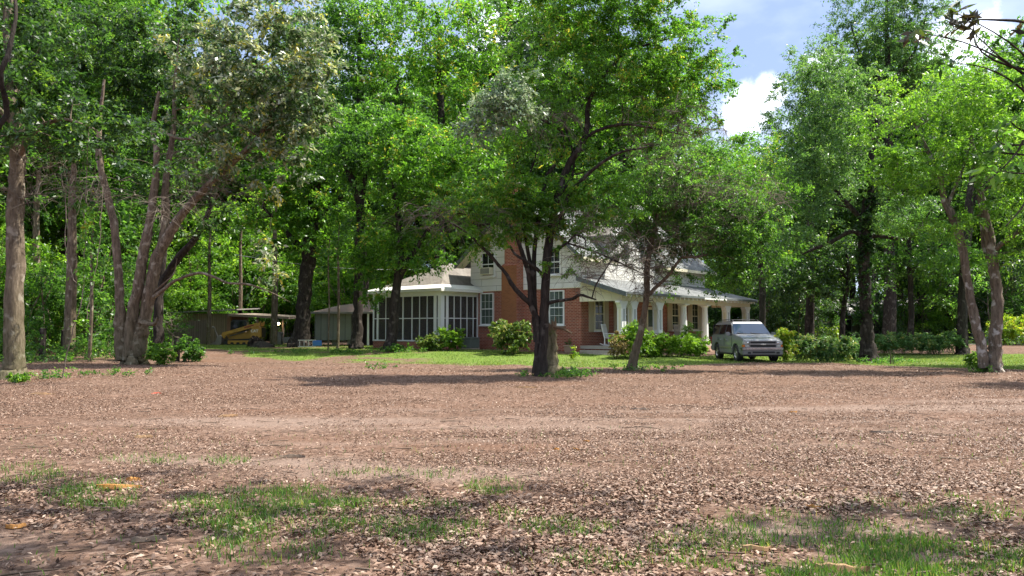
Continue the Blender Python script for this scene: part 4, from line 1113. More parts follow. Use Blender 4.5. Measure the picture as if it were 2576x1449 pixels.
# cream boarded end of the porch roof
q = MB(); q.prism([(-.05, ZBt + .001), (-PD - .15, ZBt + .001), (-PD - .15, pz(-PD - .15) - .1), (-.05, pz(-.05) - .06)], 0, -.13, -.08); q.build('porch_gable_end', M_cream, house)
rp = slope(-PD - .62, -.037, -.42, LEN - .1, pz, .10)
rp.build('porch_roof', M_shingle, house)
XE = PX + 1.0                            # hipped far end
ye = -PD - .62
V = [(LEN - .1, -.037, pz(-.037) + .1), (LEN - .1, ye, pz(ye) + .1), (XE, ye, pz(ye) + .1), (XE, .6, pz(ye) + .1), (LEN - .1, .6, pz(-.037) + .1)]
V += [(a, b, c - .1) for a, b, c in V]
MB().add(V, [(0, 1, 2), (0, 2, 3), (0, 3, 4), (5, 7, 6), (5, 8, 7), (5, 9, 8), (1, 6, 7, 2), (2, 7, 8, 3), (3, 8, 9, 4), (0, 5, 6, 1), (0, 4, 9, 5)]).build('porch_roof', M_shingle, house)
q = slope(ye - .05, -.037, -.54, -.42, lambda y: pz(y) - .13, .25); q.build('roof_edge', M_edge, house)
MB().box(-.42, XE, ye - .06, ye - .002, pz(ye) - .01, pz(ye) + .11).build('roof_edge', M_edge, house)
q = MB().box(8.3, 11.4, ye - .13, ye - .063, pz(ye) - .05, pz(ye) + .06); q.build('gutter', M_white, house)
tail = None
for k in range(31):
    x = .15 + k * .535
    if tail is None:
        q = MB(); q.prism([(0, 0), (.50, -.135), (.50, -.02), (.36, .12), (0, .15)], 1, -.05, .05)
        tail = MB().prism([(-PD - .16, pz(-PD - .16) - .17), (ye + .04, pz(ye) - .16), (ye + .04, pz(ye) - .005), (-PD - .16, pz(-PD - .16) - .005)], 0, -.05, .05).build('rafter_tail', M_white, house)
        tail.location = (x, 0, 0)
    else:
        c = tail.copy(); COL.objects.link(c); c.parent = house; c.location = (x, 0, 0)
MB().box(-.13, PX + .18, -PD - .175, -PD - .12, ZBt + .001, pz(-PD - .17) - .01).build('frieze_board', M_cream, house)
# pillars
def pillar(x, z0, w=.44, y=-PD):
    h = w / 2
    p = MB(); p.box(x - h, x + h, y - h * .75, y + h * .75, z0, ZBm - .002)
    p = p.build('pillar', M_white, house)
    q = MB()
    for s in (-1, 1):                    # curved bracket each side of the capital
        q.prism([(x + s * h, ZBm - .004), (x + s * (h + .22), ZBm - .004), (x + s * (h + .22), ZBm - .09), (x + s * (h + .10), ZBm - .2), (x + s * (h + .04), ZBm - .36), (x + s * h, ZBm - .4)], 1, y - h * .7, y + h * .7)
    q.build('bracket', M_white, p)
    g = mat('pillar_panel_grey', (.42, .43, .42), .6) if 'pillar_panel_grey' not in bpy.data.materials else bpy.data.materials['pillar_panel_grey']
    q = MB(); q.box(x - h * .42, x + h * .42, y - h * .75 - .006, y - h * .75 - .001, z0 + .2, ZBm - .42); q.build('panel', g, p)
    q = MB(); q.box(x - h - .006, x - h - .001, y - h * .35, y + h * .35, z0 + .2, ZBm - .42); q.build('panel', M_cream, p)
def pedestal(x0, x1):
    p = MB(); p.box(x0, x1, -PD - .27, -PD + .27, -.3, .86); p = p.build('pedestal', M_brick, house)
    MB().box(x0 - .07, x1 + .07, -PD - .34, -PD + .34, .86, .98).build('cap', M_conc, p)
pedestal(-.2, 1.5); pedestal(3.3, 4.5)
pillar(.1, .98, .4); pillar(1.18, .98, .42); pillar(3.9, .98, .48)
pillar(12.9, .32, .46); pillar(PX - .15, .32, .46)
for x in (7.0, 9.8):
    c = MB(); c.lathe([(.25, .32), (.25, .42), (.215, .46), (.21, 1.3), (.175, 2.5), (.18, 2.54)], 24, (x, -PD, 0)); c.lathe([(.18, 2.54), (.24, 2.6), (.25, 2.63)], 24, (x, -PD, 0)); c.box(x - .27, x + .27, -PD - .27, -PD + .27, 2.63, ZBm - .002)
    c.build('round_column', M_white, house, smooth=True)

# --- screened porch on the gable end
SX, SY0, SY1 = -3.15, 7.56, 13.5
SZ0, SZ1, SZT = .53, 3.14, 3.55
MB().box(SX, 0 - .004, SY0, SY1, -.4, SZ0 - .05).build('screen_porch_base', M_brick, house)
MB().box(SX, -.004, SY0 + .05, SY1, SZ0 - .05, SZ0 - .0).build('screen_porch_floor', M_floor, house)
MB().box(.0, 4.0, GW + .004, SY1, -.4, SZT).build('rear_wing_wall', M_tan_in, house)
fr = MB()
T = .05
def vpost(y=None, x=None, w=.05, z0=SZ0, z1=SZ1):
    if x is None: fr.box(SX - .03, SX + .05, y - w / 2, y + w / 2, z0, z1)
    else: fr.box(x - w / 2, x + w / 2, SY0 - .03, SY0 + .05, z0, z1)
fr.box(SX - .04, SX + .22, SY0 - .04, SY0 + .22, SZ0 - .02, SZT)             # corner post
for y, w in ((8.02, .22), (8.68, .045), (9.32, .045), (9.96, .07), (10.75, .09), (11.5, .045), (12.3, .045), (13.05, .16), (13.44, .12)): vpost(y=y, w=w)
for x, w in ((-2.92, .05), (-2.66, .2), (-2.08, .045), (-1.52, .045), (-.98, .045), (-.44, .045), (-.06, .1)): vpost(x=x, w=w)
fr.box(SX - .02, SX + .04, SY0 + .12, SY1, 1.82, 1.87); fr.box(SX + .12, -.02, SY0 - .02, SY0 + .04, 1.82, 1.87)
fr.box(SX - .035, SX + .06, SY0 + .12, SY1, SZ0 - .05, SZ0 + .03); fr.box(SX + .12, -.02, SY0 - .035, SY0 + .06, SZ0 - .05, SZ0 + .03)
fr.build('screen_frame', M_white, house)
q = MB(); q.box(SX - .05, SX + .1, SY0 - .05, SY1, SZ1, SZT - .002); q.box(SX + .1, -.01, SY0 - .05, SY0 + .1, SZ1, SZT - .002); q.build('screen_porch_beam', M_white, house)
q = MB(); q.box(SX, SX + .006, SY0 + .1, SY1, SZ0, SZ1); q.box(SX + .1, -.02, SY0, SY0 + .006, SZ0, SZ1); q.build('insect_screen', M_screen, house)
MB().box(SX + .1, -.02, SY1 - .1, SY1, SZ0, SZT).build('screen_porch_back', M_tan_in, house)
q = MB(); q.box(-.9, -.3, 9.4, 10.2, SZ0, 1.4); q.box(-2.2, -1.5, 11.4, 12.6, SZ0, 1.0); q.build('porch_furniture', mat('porch_cloth', (.28, .25, .22), .8), house)
# its low hipped roof with a white membrane skirt
e = .42
zo, zi = SZT + .0, SZT + .22
V = [(SX - e, SY0 - e, zo), (.5, SY0 - e, zo), (4.4, SY1 + e, zo), (SX - e, SY1 + e, zo), (SX + .25, SY0 + .25, zi + .05), (.5, SY0 + .25, zi + .05), (4.4, SY1 - .25, zi), (SX + .25, SY1 - .25, zi)]
V2 = [(a, b, c - .17) for a, b, c in V[:4]]
MB().add(V + V2, [(0, 1, 5, 4), (1, 2, 6, 5), (2, 3, 7, 6), (3, 0, 4, 7), (0, 8, 9, 1), (1, 9, 10, 2), (2, 10, 11, 3), (3, 11, 8, 0), (8, 11, 10, 9)]).build('roof_skirt', M_membrane, house)
zr = 5.35; ym = (SY0 + SY1) / 2
V = [(SX + .24, SY0 + .24, zi + .04), (4.2, SY0 + .24, zi + .04), (4.2, SY1 - .24, zi), (SX + .24, SY1 - .24, zi), (.2, ym - .2, zr), (4.2, ym - .2, zr)]
MB().add(V, [(0, 1, 5, 4), (1, 2, 5), (2, 3, 4, 5), (3, 0, 4)]).build('hipped_roof', M_shingle_w, house)

def at_house(x, y, z=0.0):
    c, s = math.cos(HANG), math.sin(HANG)
    return (HX + c * x - s * y, HY + s * x + c * y, HZ + z)

# ---- things round the house
def condenser():
    p = at_house(-1.35, 7.0); g = gz(p[0], p[1])
    t = thing('air_conditioner', 'grey-green outdoor condenser unit against the brick wall beside the screened porch', 'air conditioner', (p[0], p[1], g), HANG)
    mg = mat('condenser_green', (.16, .19, .16), .5, noise=(4, .4, (.22, .25, .22)))
    MB().box(-.42, .42, -.44, .44, 0, .08).build('base_pad', M_conc, t)
    MB().box(-.36, .36, -.38, .38, .08, .62).build('coil', mat('coil_dark', (.04, .05, .045), .6), t)
    q = MB()
    for k in range(13):
        y = -.40 + .8 * k / 12
        q.box(-.40, -.37, y - .014, y + .014, .1, .6); q.box(y * .98 - .014, y * .98 + .014, -.43, -.40, .1, .6)
    q.build('fins', mg, t)
    MB().box(-.42, .42, -.45, .45, .62, .70).build('top', mg, t, bevel=.02)
    q = MB()
    for r in (.12, .2, .28): 
        q.lathe([(r - .008, .702), (r - .008, .715), (r + .008, .715), (r + .008, .702)], 20)
    q.build('fan_guard', M_metal_dk, t)
condenser()

def rocking_chair(name, label, loc, rz, m_, group=None):
    t = thing(name, label, 'rocking chair', loc, rz, group)
    q = MB(); q.box(-.29, .29, -.27, .27, .40, .44); q.build('seat', m_, t, bevel=.01)
    R = Matrix.Translation((0, .25, .43)) @ Matrix.Rotation(math.radians(-14), 4, 'X')
    q = MB()
    for k in range(7):
        x = -.21 + .07 * k
        q.box(x - .022, x + .022, -.012, .012, .06, .68, R)
    q.box(-.30, .30, -.02, .02, .66, .76, R); q.box(-.28, .28, -.02, .02, 0.02, .08, R)
    q.box(-.31, -.26, -.025, .025, -.05, .76, R); q.box(.26, .31, -.025, .025, -.05, .76, R)
    q.build('backrest', m_, t)
    for s in (-1, 1):
        MB().box(s * .30 - .045, s * .30 + .045, -.33, .26, .64, .67).build('armrest', m_, t)
        q = MB(); q.box(s * .28 - .025, s * .28 + .025, -.27, -.22, .06, .64); q.build('leg', m_, t)
        q = MB(); q.box(s * .28 - .025, s * .28 + .025, .22, .27, .06, .46); q.build('leg', m_, t)
        q = MB(); q.tube([(s * .28, -.5, .09), (s * .28, -.3, .035), (s * .28, 0, .018), (s * .28, .3, .035), (s * .28, .52, .12)], [.022] * 5, 6); q.build('rocker', m_, t)
    return t
M_chair = mat('white_painted_wood', (.78, .77, .72), .55)
p = at_house(1.0, -1.25, .32)
rocking_chair('rocking_chair', 'white slatted rocking chair by the shuttered window at the porch steps', p, math.radians(62), M_chair)
p = at_house(3.1, -1.5, .32)
rocking_chair('rocking_chair', 'pale rocking chair on the porch half hidden behind the brick pedestal', p, HANG + math.radians(75), M_cream)
p = at_house(9.4, -1.1, .32)
rocking_chair('rocking_chair', 'grey rocking chair on the porch between the two round columns', p, HANG - math.radians(30), mat('grey_chair', (.4, .38, .36), .6))

def planter():
    p = at_house(-.75, .25)
    g = gz(p[0], p[1])
    t = thing('flower_pot', 'square terracotta coloured flower pot at the foot of the brick corner', 'flower pot', (p[0], p[1], g), HANG)
    q = MB(); q.prism([(-.17, 0), (.17, 0), (.22, .34), (-.22, .34)], 1, -.2, .2); q.build('pot', mat('tan_clay', (.36, .25, .18), .8), t)
    MB().box(-.25, .25, -.23, .23, .34, .38).build('rim', mat('tan_clay_rim', (.40, .29, .22), .8), t)
    r = np.random.default_rng(3)
    V, Q, v = crown_np(np.array([(0, 0, .5), (.1, .05, .55), (-.1, 0, .48)]), np.zeros((3, 3)) + [0, 0, .5], r, 60, np.full(3, .22), .08)
    link('plant', mesh_np('plant', V, Q, fattr={'v': v}), L_dark, t)
planter()

# ---- shrubs
def make_shrub(name, label, cx, top, bot, rx, Y, lm, seed, n=60, per=90, leaf=.1, cr=.25, depth=None, lobes=None, group=None, cat='shrub', up=.7, lw=.42, stems=True, flat=.7, droop=.15):
    """a shrub seen between picture heights top and bot, rx half its width in picture pixels"""
    r = np.random.default_rng(seed)
    b = P(cx, bot, Y); g = gz(b[0], Y)
    s = Y / F
    h = P(cx, top, Y)[2] - g; R = rx * s; dep = depth or R
    t = thing(name, label, cat, (b[0], Y, g), group=group)
    if lobes is None:
        lobes = [(0, .55, 1.0, .46)]
    bl = []
    for lx, lz, lr, lh in lobes:
        bl.append((np.array([lx * R, 0, lz * h]), np.array([lr * R, dep * min(1, lr + .2), lh * h]), 1.0))
    C, out = blob_clumps(bl, n, r, .4)
    C[:, 2] = np.maximum(C[:, 2], .1)
    V, Q, v = crown_np(C, out, r, per, cr * (.6 + .8 * r.random(n)), leaf, flat=flat, lw=lw, up=up, droop=droop)
    V[:, 2] = np.maximum(V[:, 2], .02)
    link('foliage', mesh_np('foliage', V, Q, fattr={'v': v}), lm, t)
    if stems:
        nd = np.array([(q[0], q[1], 0.0) for q in (r.normal(size=(7, 2)) * [R * .3, dep * .25])])
        Vs, Qs, _, _ = limbs(nd, np.full(len(nd), .03), C, r, .012)
        link('stem', mesh_np('stem', np.vstack(Vs), np.vstack(Qs), smooth=True), B_dark, t)
    return t
L_shrub = leaf_mat('shrub_leaf', [(0, (0.06, 0.13, 0.012)), (0.4, (0.12, 0.24, 0.018)), (0.85, (0.18, 0.32, 0.025)), (1, (0.27, 0.38, 0.05))], rough=.4, trans=.35)
L_azalea = leaf_mat('azalea_leaf', [(0, (0.04, 0.085, 0.014)), (0.4, (0.085, 0.15, 0.025)), (0.8, (0.16, 0.23, 0.05)), (1, (0.32, 0.27, 0.12))], rough=.35, trans=.3)
L_yel = leaf_mat('yellow_green_leaf', [(0, (0.07, 0.14, 0.015)), (0.4, (0.15, 0.25, 0.02)), (0.8, (0.26, 0.36, 0.03)), (1, (0.40, 0.33, 0.06))], rough=.45, trans=.4)
L_nand = leaf_mat('nandina_leaf', [(0, (0.04, 0.10, 0.03)), (0.4, (0.075, 0.16, 0.05)), (0.8, (0.12, 0.22, 0.07)), (1, (0.32, 0.27, 0.10))], rough=.45, trans=.35)
L_brownleaf = leaf_mat('withered_leaf', [(0, (0.12, 0.08, 0.03)), (0.5, (0.22, 0.17, 0.06)), (1, (0.34, 0.27, 0.12))], rough=.6, trans=.2)
make_shrub('shrub', 'bright low shrub before the corner of the screened porch, taller half', 1135, 824, 886, 36, 43.2, L_shrub, 1, 50, 110, .13, .24)
make_shrub('shrub', 'lower spreading pale shrub at the foot of the screened porch', 1082, 843, 886, 34, 42.8, L_azalea, 2, 40, 110, .13, .24)
make_shrub('azalea_bush', 'rounded azalea bush between the two lower windows by the chimney', 1285, 803, 888, 60, 40.6, L_azalea, 3, 110, 130, .12, .27, lobes=[(0, .5, 1, .5), (-.35, .6, .5, .4), (.4, .6, .5, .42)])
make_shrub('nandina_bush', 'tall feathery bright bush at the front of the porch behind the slanting tree', 1598, 815, 890, 50, 38.5, L_shrub, 4, 80, 120, .13, .3, lw=.28, lobes=[(0, .5, 1, .5), (-.1, .75, .5, .3)])
make_shrub('shrub', 'small half-withered shrub with brown leaves beside the porch steps', 1556, 835, 886, 24, 38.0, L_brownleaf, 5, 34, 80, .10, .2)
make_shrub('clipped_hedge', 'long low clipped bright green hedge along the porch', 1690, 838, 890, 88, 39.3, L_shrub, 6, 190, 130, .10, .24, depth=.9, lobes=[(-.6, .55, .42, .48), (-.15, .55, .42, .45), (.3, .55, .42, .46), (.68, .54, .34, .47)], cat='hedge')
make_shrub('nandina_bush', 'pointed bright nandina rising beside the second round column', 1742, 818, 880, 26, 41.5, L_shrub, 7, 40, 100, .12, .26, lw=.28)
make_shrub('shrub', 'small dark ground plant at the foot of the forked tree', 1000, 868, 892, 30, 42, L_mid, 8, 24, 70, .12, .2)
make_shrub('shrub', 'small tuft of pale weeds on the lawn before the brick corner', 1440, 873, 890, 10, 37.5, L_yel, 9, 8, 50, .1, .15, stems=False)

# ================================================================== VEHICLES
M_paint = mat('pewter_car_paint', (0.25, 0.252, 0.262), 0.32, 0.5, metal=0.35, coat=0.5)
M_paint2 = mat('lower_grey_trim', (0.20, 0.195, 0.19), 0.45, 0.5, metal=0.3)
M_tint = mat('tinted_glass', (0.010, 0.011, 0.014), 0.05, 0.4)
M_shield = mat('windshield_glass', (0.02, 0.035, 0.065), 0.03, 0.35)
M_chrome = mat('chrome', (0.75, 0.75, 0.76), 0.12, metal=1.0)
M_black = mat('black_plastic', (0.015, 0.015, 0.015), 0.5)
M_rubber = mat('tyre_rubber', (0.022, 0.022, 0.022), 0.8, noise=(6, .5, (.05, .045, .04)))
M_rim = mat('alloy_rim', (0.50, 0.49, 0.46), 0.3, metal=.8)
M_lamp = mat('headlamp_lens', (0.46, 0.47, 0.44), 0.10, 0.8)
M_amber = mat('amber_lens', (0.65, 0.17, 0.03), 0.2)

def make_suv(loc, rz):
    t = thing('parked_suv', 'grey pewter suv parked nose towards us on the lawn beside the columned porch', 'suv', loc, rz)
    arc = lambda cy, r, a0, a1, n=9: [(cy + r * math.cos(math.radians(a0 + (a1 - a0) * k / (n - 1))), .39 + r * math.sin(math.radians(a0 + (a1 - a0) * k / (n - 1)))) for k in range(n)]
    prof = [(-2.46, .40), (-2.50, .62), (-2.47, 1.16), (-2.44, 1.23), (.98, 1.295), (1.25, 1.275), (2.05, 1.16), (2.33, 1.06), (2.43, .975), (2.45, .66), (2.43, .52), (2.05, .40)]
    prof += arc(1.50, .46, 2, 178) + [(1.0, .36), (-.95, .36)] + arc(-1.45, .46, 2, 178) + [(-1.95, .42)]
    m = MB(); m.prism(prof, 0, -.98, .98)
    def sh(v):
        x, y, z = v
        k = 1.0
        if y > 1.9: k -= .055 * min(1, (y - 1.9) / .5)
        if z > .95 and y > 1.1: k -= .05
        if z > 1.2: k -= .03
        if y < -2.4: k -= .03
        return (x * k, y, z)
    m.V = [sh(v) for v in m.V]
    m.build('body', M_paint, t, bevel=.035, smooth=True)
    # greenhouse
    zb, zt = 1.24, 1.88
    bt = [(-2.44, .93), (1.06, .93)]; tp = [(-2.22, .76), (.30, .74)]
    V = [(-bt[0][1], bt[0][0], zb), (bt[0][1], bt[0][0], zb), (bt[1][1], bt[1][0], zb), (-bt[1][1], bt[1][0], zb),
         (-tp[0][1], tp[0][0], zt - .03), (tp[0][1], tp[0][0], zt - .03), (tp[1][1], tp[1][0], zt), (-tp[1][1], tp[1][0], zt)]
    MB().add(V, [(0, 3, 2, 1), (4, 5, 6, 7), (0, 1, 5, 4), (1, 2, 6, 5), (2, 3, 7, 6), (3, 0, 4, 7)]).build('cabin', M_paint, t, bevel=.05, smooth=True)
    MB().box(-.7, .7, -2.1, .2, zt - .0, zt + .035).build('roof', M_paint, t, bevel=.03, smooth=True)
    def pt(s, y, z, off=.012):           # on the leaning side of the cabin
        k = (z - zb) / (zt - zb); x = .93 + (.75 - .93) * k
        return (s * (x + off), y, z)
    for s in (-1, 1):
        for poly in ([(-2.32, 1.28), (-1.30, 1.28), (-1.30, 1.745), (-2.20, 1.735)], [(-1.19, 1.28), (-.30, 1.29), (-.30, 1.75), (-1.19, 1.745)], [(-.20, 1.29), (.78, 1.31), (.34, 1.75), (-.20, 1.75)]):
            q = MB(); n = len(poly)
            q.add([pt(s, y, z) for y, z in poly] + [pt(s, y, z, -.02) for y, z in poly], [tuple(range(n)), tuple(range(2 * n - 1, n - 1, -1))] + [(i, (i + 1) % n, n + (i + 1) % n, n + i) for i in range(n)])
            q.build('side_window', M_tint, t)
    def wsp(x, k, off):                   # on the windscreen plane, k up it
        y = 1.06 + (.30 - 1.06) * k; z = zb + (zt - zb) * k
        nrm = Vector((0, zt - zb, .76)).normalized()
        return (x * (.93 + (.74 - .93) * k), y + nrm.y * off, z + nrm.z * off)
    rows = []
    for k in (.07, .33, .58, .83):
        for i in range(9):
            x = -1 + 2 * i / 8
            rows.append(wsp(x * .965, k, .016 + .022 * (1 - x * x)))
    q = MB(); q.add(rows, [(r * 9 + i, r * 9 + i + 1, r * 9 + 10 + i, r * 9 + 9 + i) for r in range(3) for i in range(8)])
    q.build('windshield', M_shield, t, smooth=True)
    q = MB()
    for x in (-.35, .3): q.tube([(x, 1.12, 1.305), (x + .3, 1.02, 1.33), (x + .42, .99, 1.36)], [.012] * 3, 5)
    q.build('wiper', M_black, t)
    MB().box(-.84, .84, -2.475, -2.40, 1.28, 1.76).build('rear_window', M_tint, t)
    # front
    MB().box(-.60, .60, 2.40, 2.46, -.0 + .69, .955).build('grille', M_black, t)
    g = MB(); g.box(-.64, .64, 2.42, 2.485, .815, .862); g.build('grille_bar', mat('satin_bar', (.36, .36, .35), .3, metal=.7), t, bevel=.008)
    g = MB(); g.box(-.63, .63, 2.41, 2.475, .955, .985); g.box(-.63, -.6, 2.41, 2.475, .69, .955); g.box(.6, .63, 2.41, 2.475, .69, .955); g.box(-.63, .63, 2.41, 2.475, .66, .69); g.build('grille_surround', M_paint, t)
    e = MB(); e.prism([(-.12, .81), (-.035, .81), (-.03, .80), (.03, .80), (.035, .81), (.12, .81), (.105, .852), (.035, .852), (.03, .865), (-.03, .865), (-.035, .852), (-.135, .852)], 1, 2.486, 2.498)
    e.build('emblem', mat('pale_emblem', (.75, .73, .66), .3, metal=.5), t)
    for s in (-1, 1):
        a, b = sorted((s * .645, s * .915)); h = MB()
        h.prism([(a, .825), (b, .825), (b, .955), (a, .965)], 1, 2.30, 2.462); h = h.build('headlight', M_lamp, t, bevel=.012)
        h = MB(); h.lathe([(.045, 0), (.03, .02), (.001, .024)], 12, (0, 0, 0)); 
        h.V = [(s * .70 + v[0], 2.463 + v[2], .895 + v[1]) for v in h.V]; h.build('bulb_bowl', M_chrome, t)
        a2, b2 = sorted((s * .645, s * .83)); MB().box(a2, b2, 2.30, 2.462, .70, .80).build('fog_lamp', M_lamp, t, bevel=.01)
        a2, b2 = sorted((s * .835, s * .925)); MB().box(a2, b2, 2.24, 2.462, .70, .80).build('turn_signal', M_amber, t, bevel=.01)
    b = MB(); b.prism([(-.97, 2.15), (-.95, 2.47), (-.80, 2.56), (.80, 2.56), (.95, 2.47), (.97, 2.15)], 2, .56, .675); b.build('front_bumper', mat('bright_bumper', (.30, .29, .29), .25, metal=.8), t, bevel=.02, smooth=True)
    b = MB(); b.prism([(-.96, 2.1), (-.94, 2.45), (-.80, 2.535), (.80, 2.535), (.94, 2.45), (.96, 2.1)], 2, .35, .558); b.build('bumper_skirt', M_paint2, t, bevel=.02, smooth=True)
    q = MB(); q.box(-.52, .52, 2.50, 2.545, .42, .50); q.build('air_intake', M_black, t)
    MB().box(-.82, .82, 2.52, 2.568, .645, .668).build('bumper_strip', M_chrome, t)
    for s in (-1, 1):
        q = MB(); q.box(min(s * .60, s * .74), max(s * .60, s * .74), 2.50, 2.55, .40, .48); q.build('tow_hook', M_black, t)
    MB().box(-.9, .9, 1.98, 2.4, .27, .35).build('air_dam', M_black, t)
    MB().box(-.96, .96, -2.58, -2.44, .45, .66).build('rear_bumper', M_paint2, t, bevel=.03)
    for s in (-1, 1):
        MB().box(min(s * .80, s * .97), max(s * .80, s * .97), -2.50, -2.44, .75, 1.12).build('tail_light', mat('red_lens', (.35, .02, .015), .2), t)
        q = MB(); q.box(min(s * .88, s * 1.04), max(s * .88, s * 1.04), -1.0, 1.0, .30, .36); q.build('running_board', M_black, t, bevel=.01)
        q = MB(); q.box(min(s * .965, s * 1.0), max(s * .965, s * 1.0), -.92, .98, .60, .68); q.build('side_moulding', M_rim, t, bevel=.01)
        mr = MB(); mr.prism([(0, 0), (.21, -.02), (.23, .06), (.22, .18), (.03, .19)], 1, -.06, .07)
        mr.V = [(s * (.99 + v[0]), .80 + v[1], 1.20 + v[2]) for v in mr.V]; mr = mr.build('wing_mirror', M_paint, t, bevel=.03, smooth=True)
        MB().box(min(s * .90, s * 1.02), max(s * .90, s * 1.02), .76, .84, 1.22, 1.28).build('mirror_arm', M_black, mr)
        for y in (-.95, .0):
            MB().box(min(s * .97, s * 1.0), max(s * .97, s * 1.0), y - .09, y + .09, .99, 1.03).build('door_handle', M_chrome, t)
        q = MB()
        for y in (-1.12 - .11, -.25, .93): q.box(min(s * .972, s * .9815), max(s * .972, s * .9815), y - .006, y + .006, .45, 1.14)
        q.build('door_seam', M_black, t)
        q = MB(); q.tube([(s * .62, -2.05, zt + .03), (s * .62, -1.9, zt + .10), (s * .62, -.9, zt + .115), (s * .62, .0, zt + .10), (s * .62, .14, zt + .03)], [.018] * 5, 6); q.build('roof_rail', M_black, t)
    q = MB()
    for y in (-1.7, -.3): q.tube([(-.62, y, zt + .10), (0, y, zt + .115), (.62, y, zt + .10)], [.016] * 3, 6)
    q.build('roof_crossbar', M_black, t)
    MB().box(-.8, .8, -2.2, 2.2, .30, .42).build('underbody', M_black, t)
    for s in (-1, 1):
        for y in (1.50, -1.45):
            w = MB(); w.lathe([(.24, -.13), (.36, -.13), (.385, -.09), (.39, 0), (.385, .09), (.36, .13), (.24, .13)], 28, (0, 0, 0), 0, cap=False)
            w = w.build('wheel', M_rubber, t, smooth=True); w.location = (s * .84, y, .39)
            q = MB()
            q.lathe([(.245, -.10), (.245, .115), (.225, .12), (.215, .08), (.20, .06)], 28, (0, 0, 0), 0, cap=False)
            for k in range(6):
                a = k * math.pi / 3
                M = Matrix.Rotation(a, 4, 'X')
                q.box(.055, .10, -.04, .04, .03, .225, M)
            q.lathe([(.075, .05), (.07, .115), (.001, .12)], 14, (0, 0, 0), 0)
            rim = q.build('rim', M_rim, w, smooth=True)
            if s < 0: rim.rotation_euler = (0, 0, math.pi)
            MB().lathe([(.001, .02), (.2, .02), (.2, .03), (.001, .03)], 20, (0, 0, 0), 0).build('brake_disc', M_black, rim)
    return t
make_suv((11.5, 38.25, gz(11.5, 37)), math.pi + math.radians(2.0))

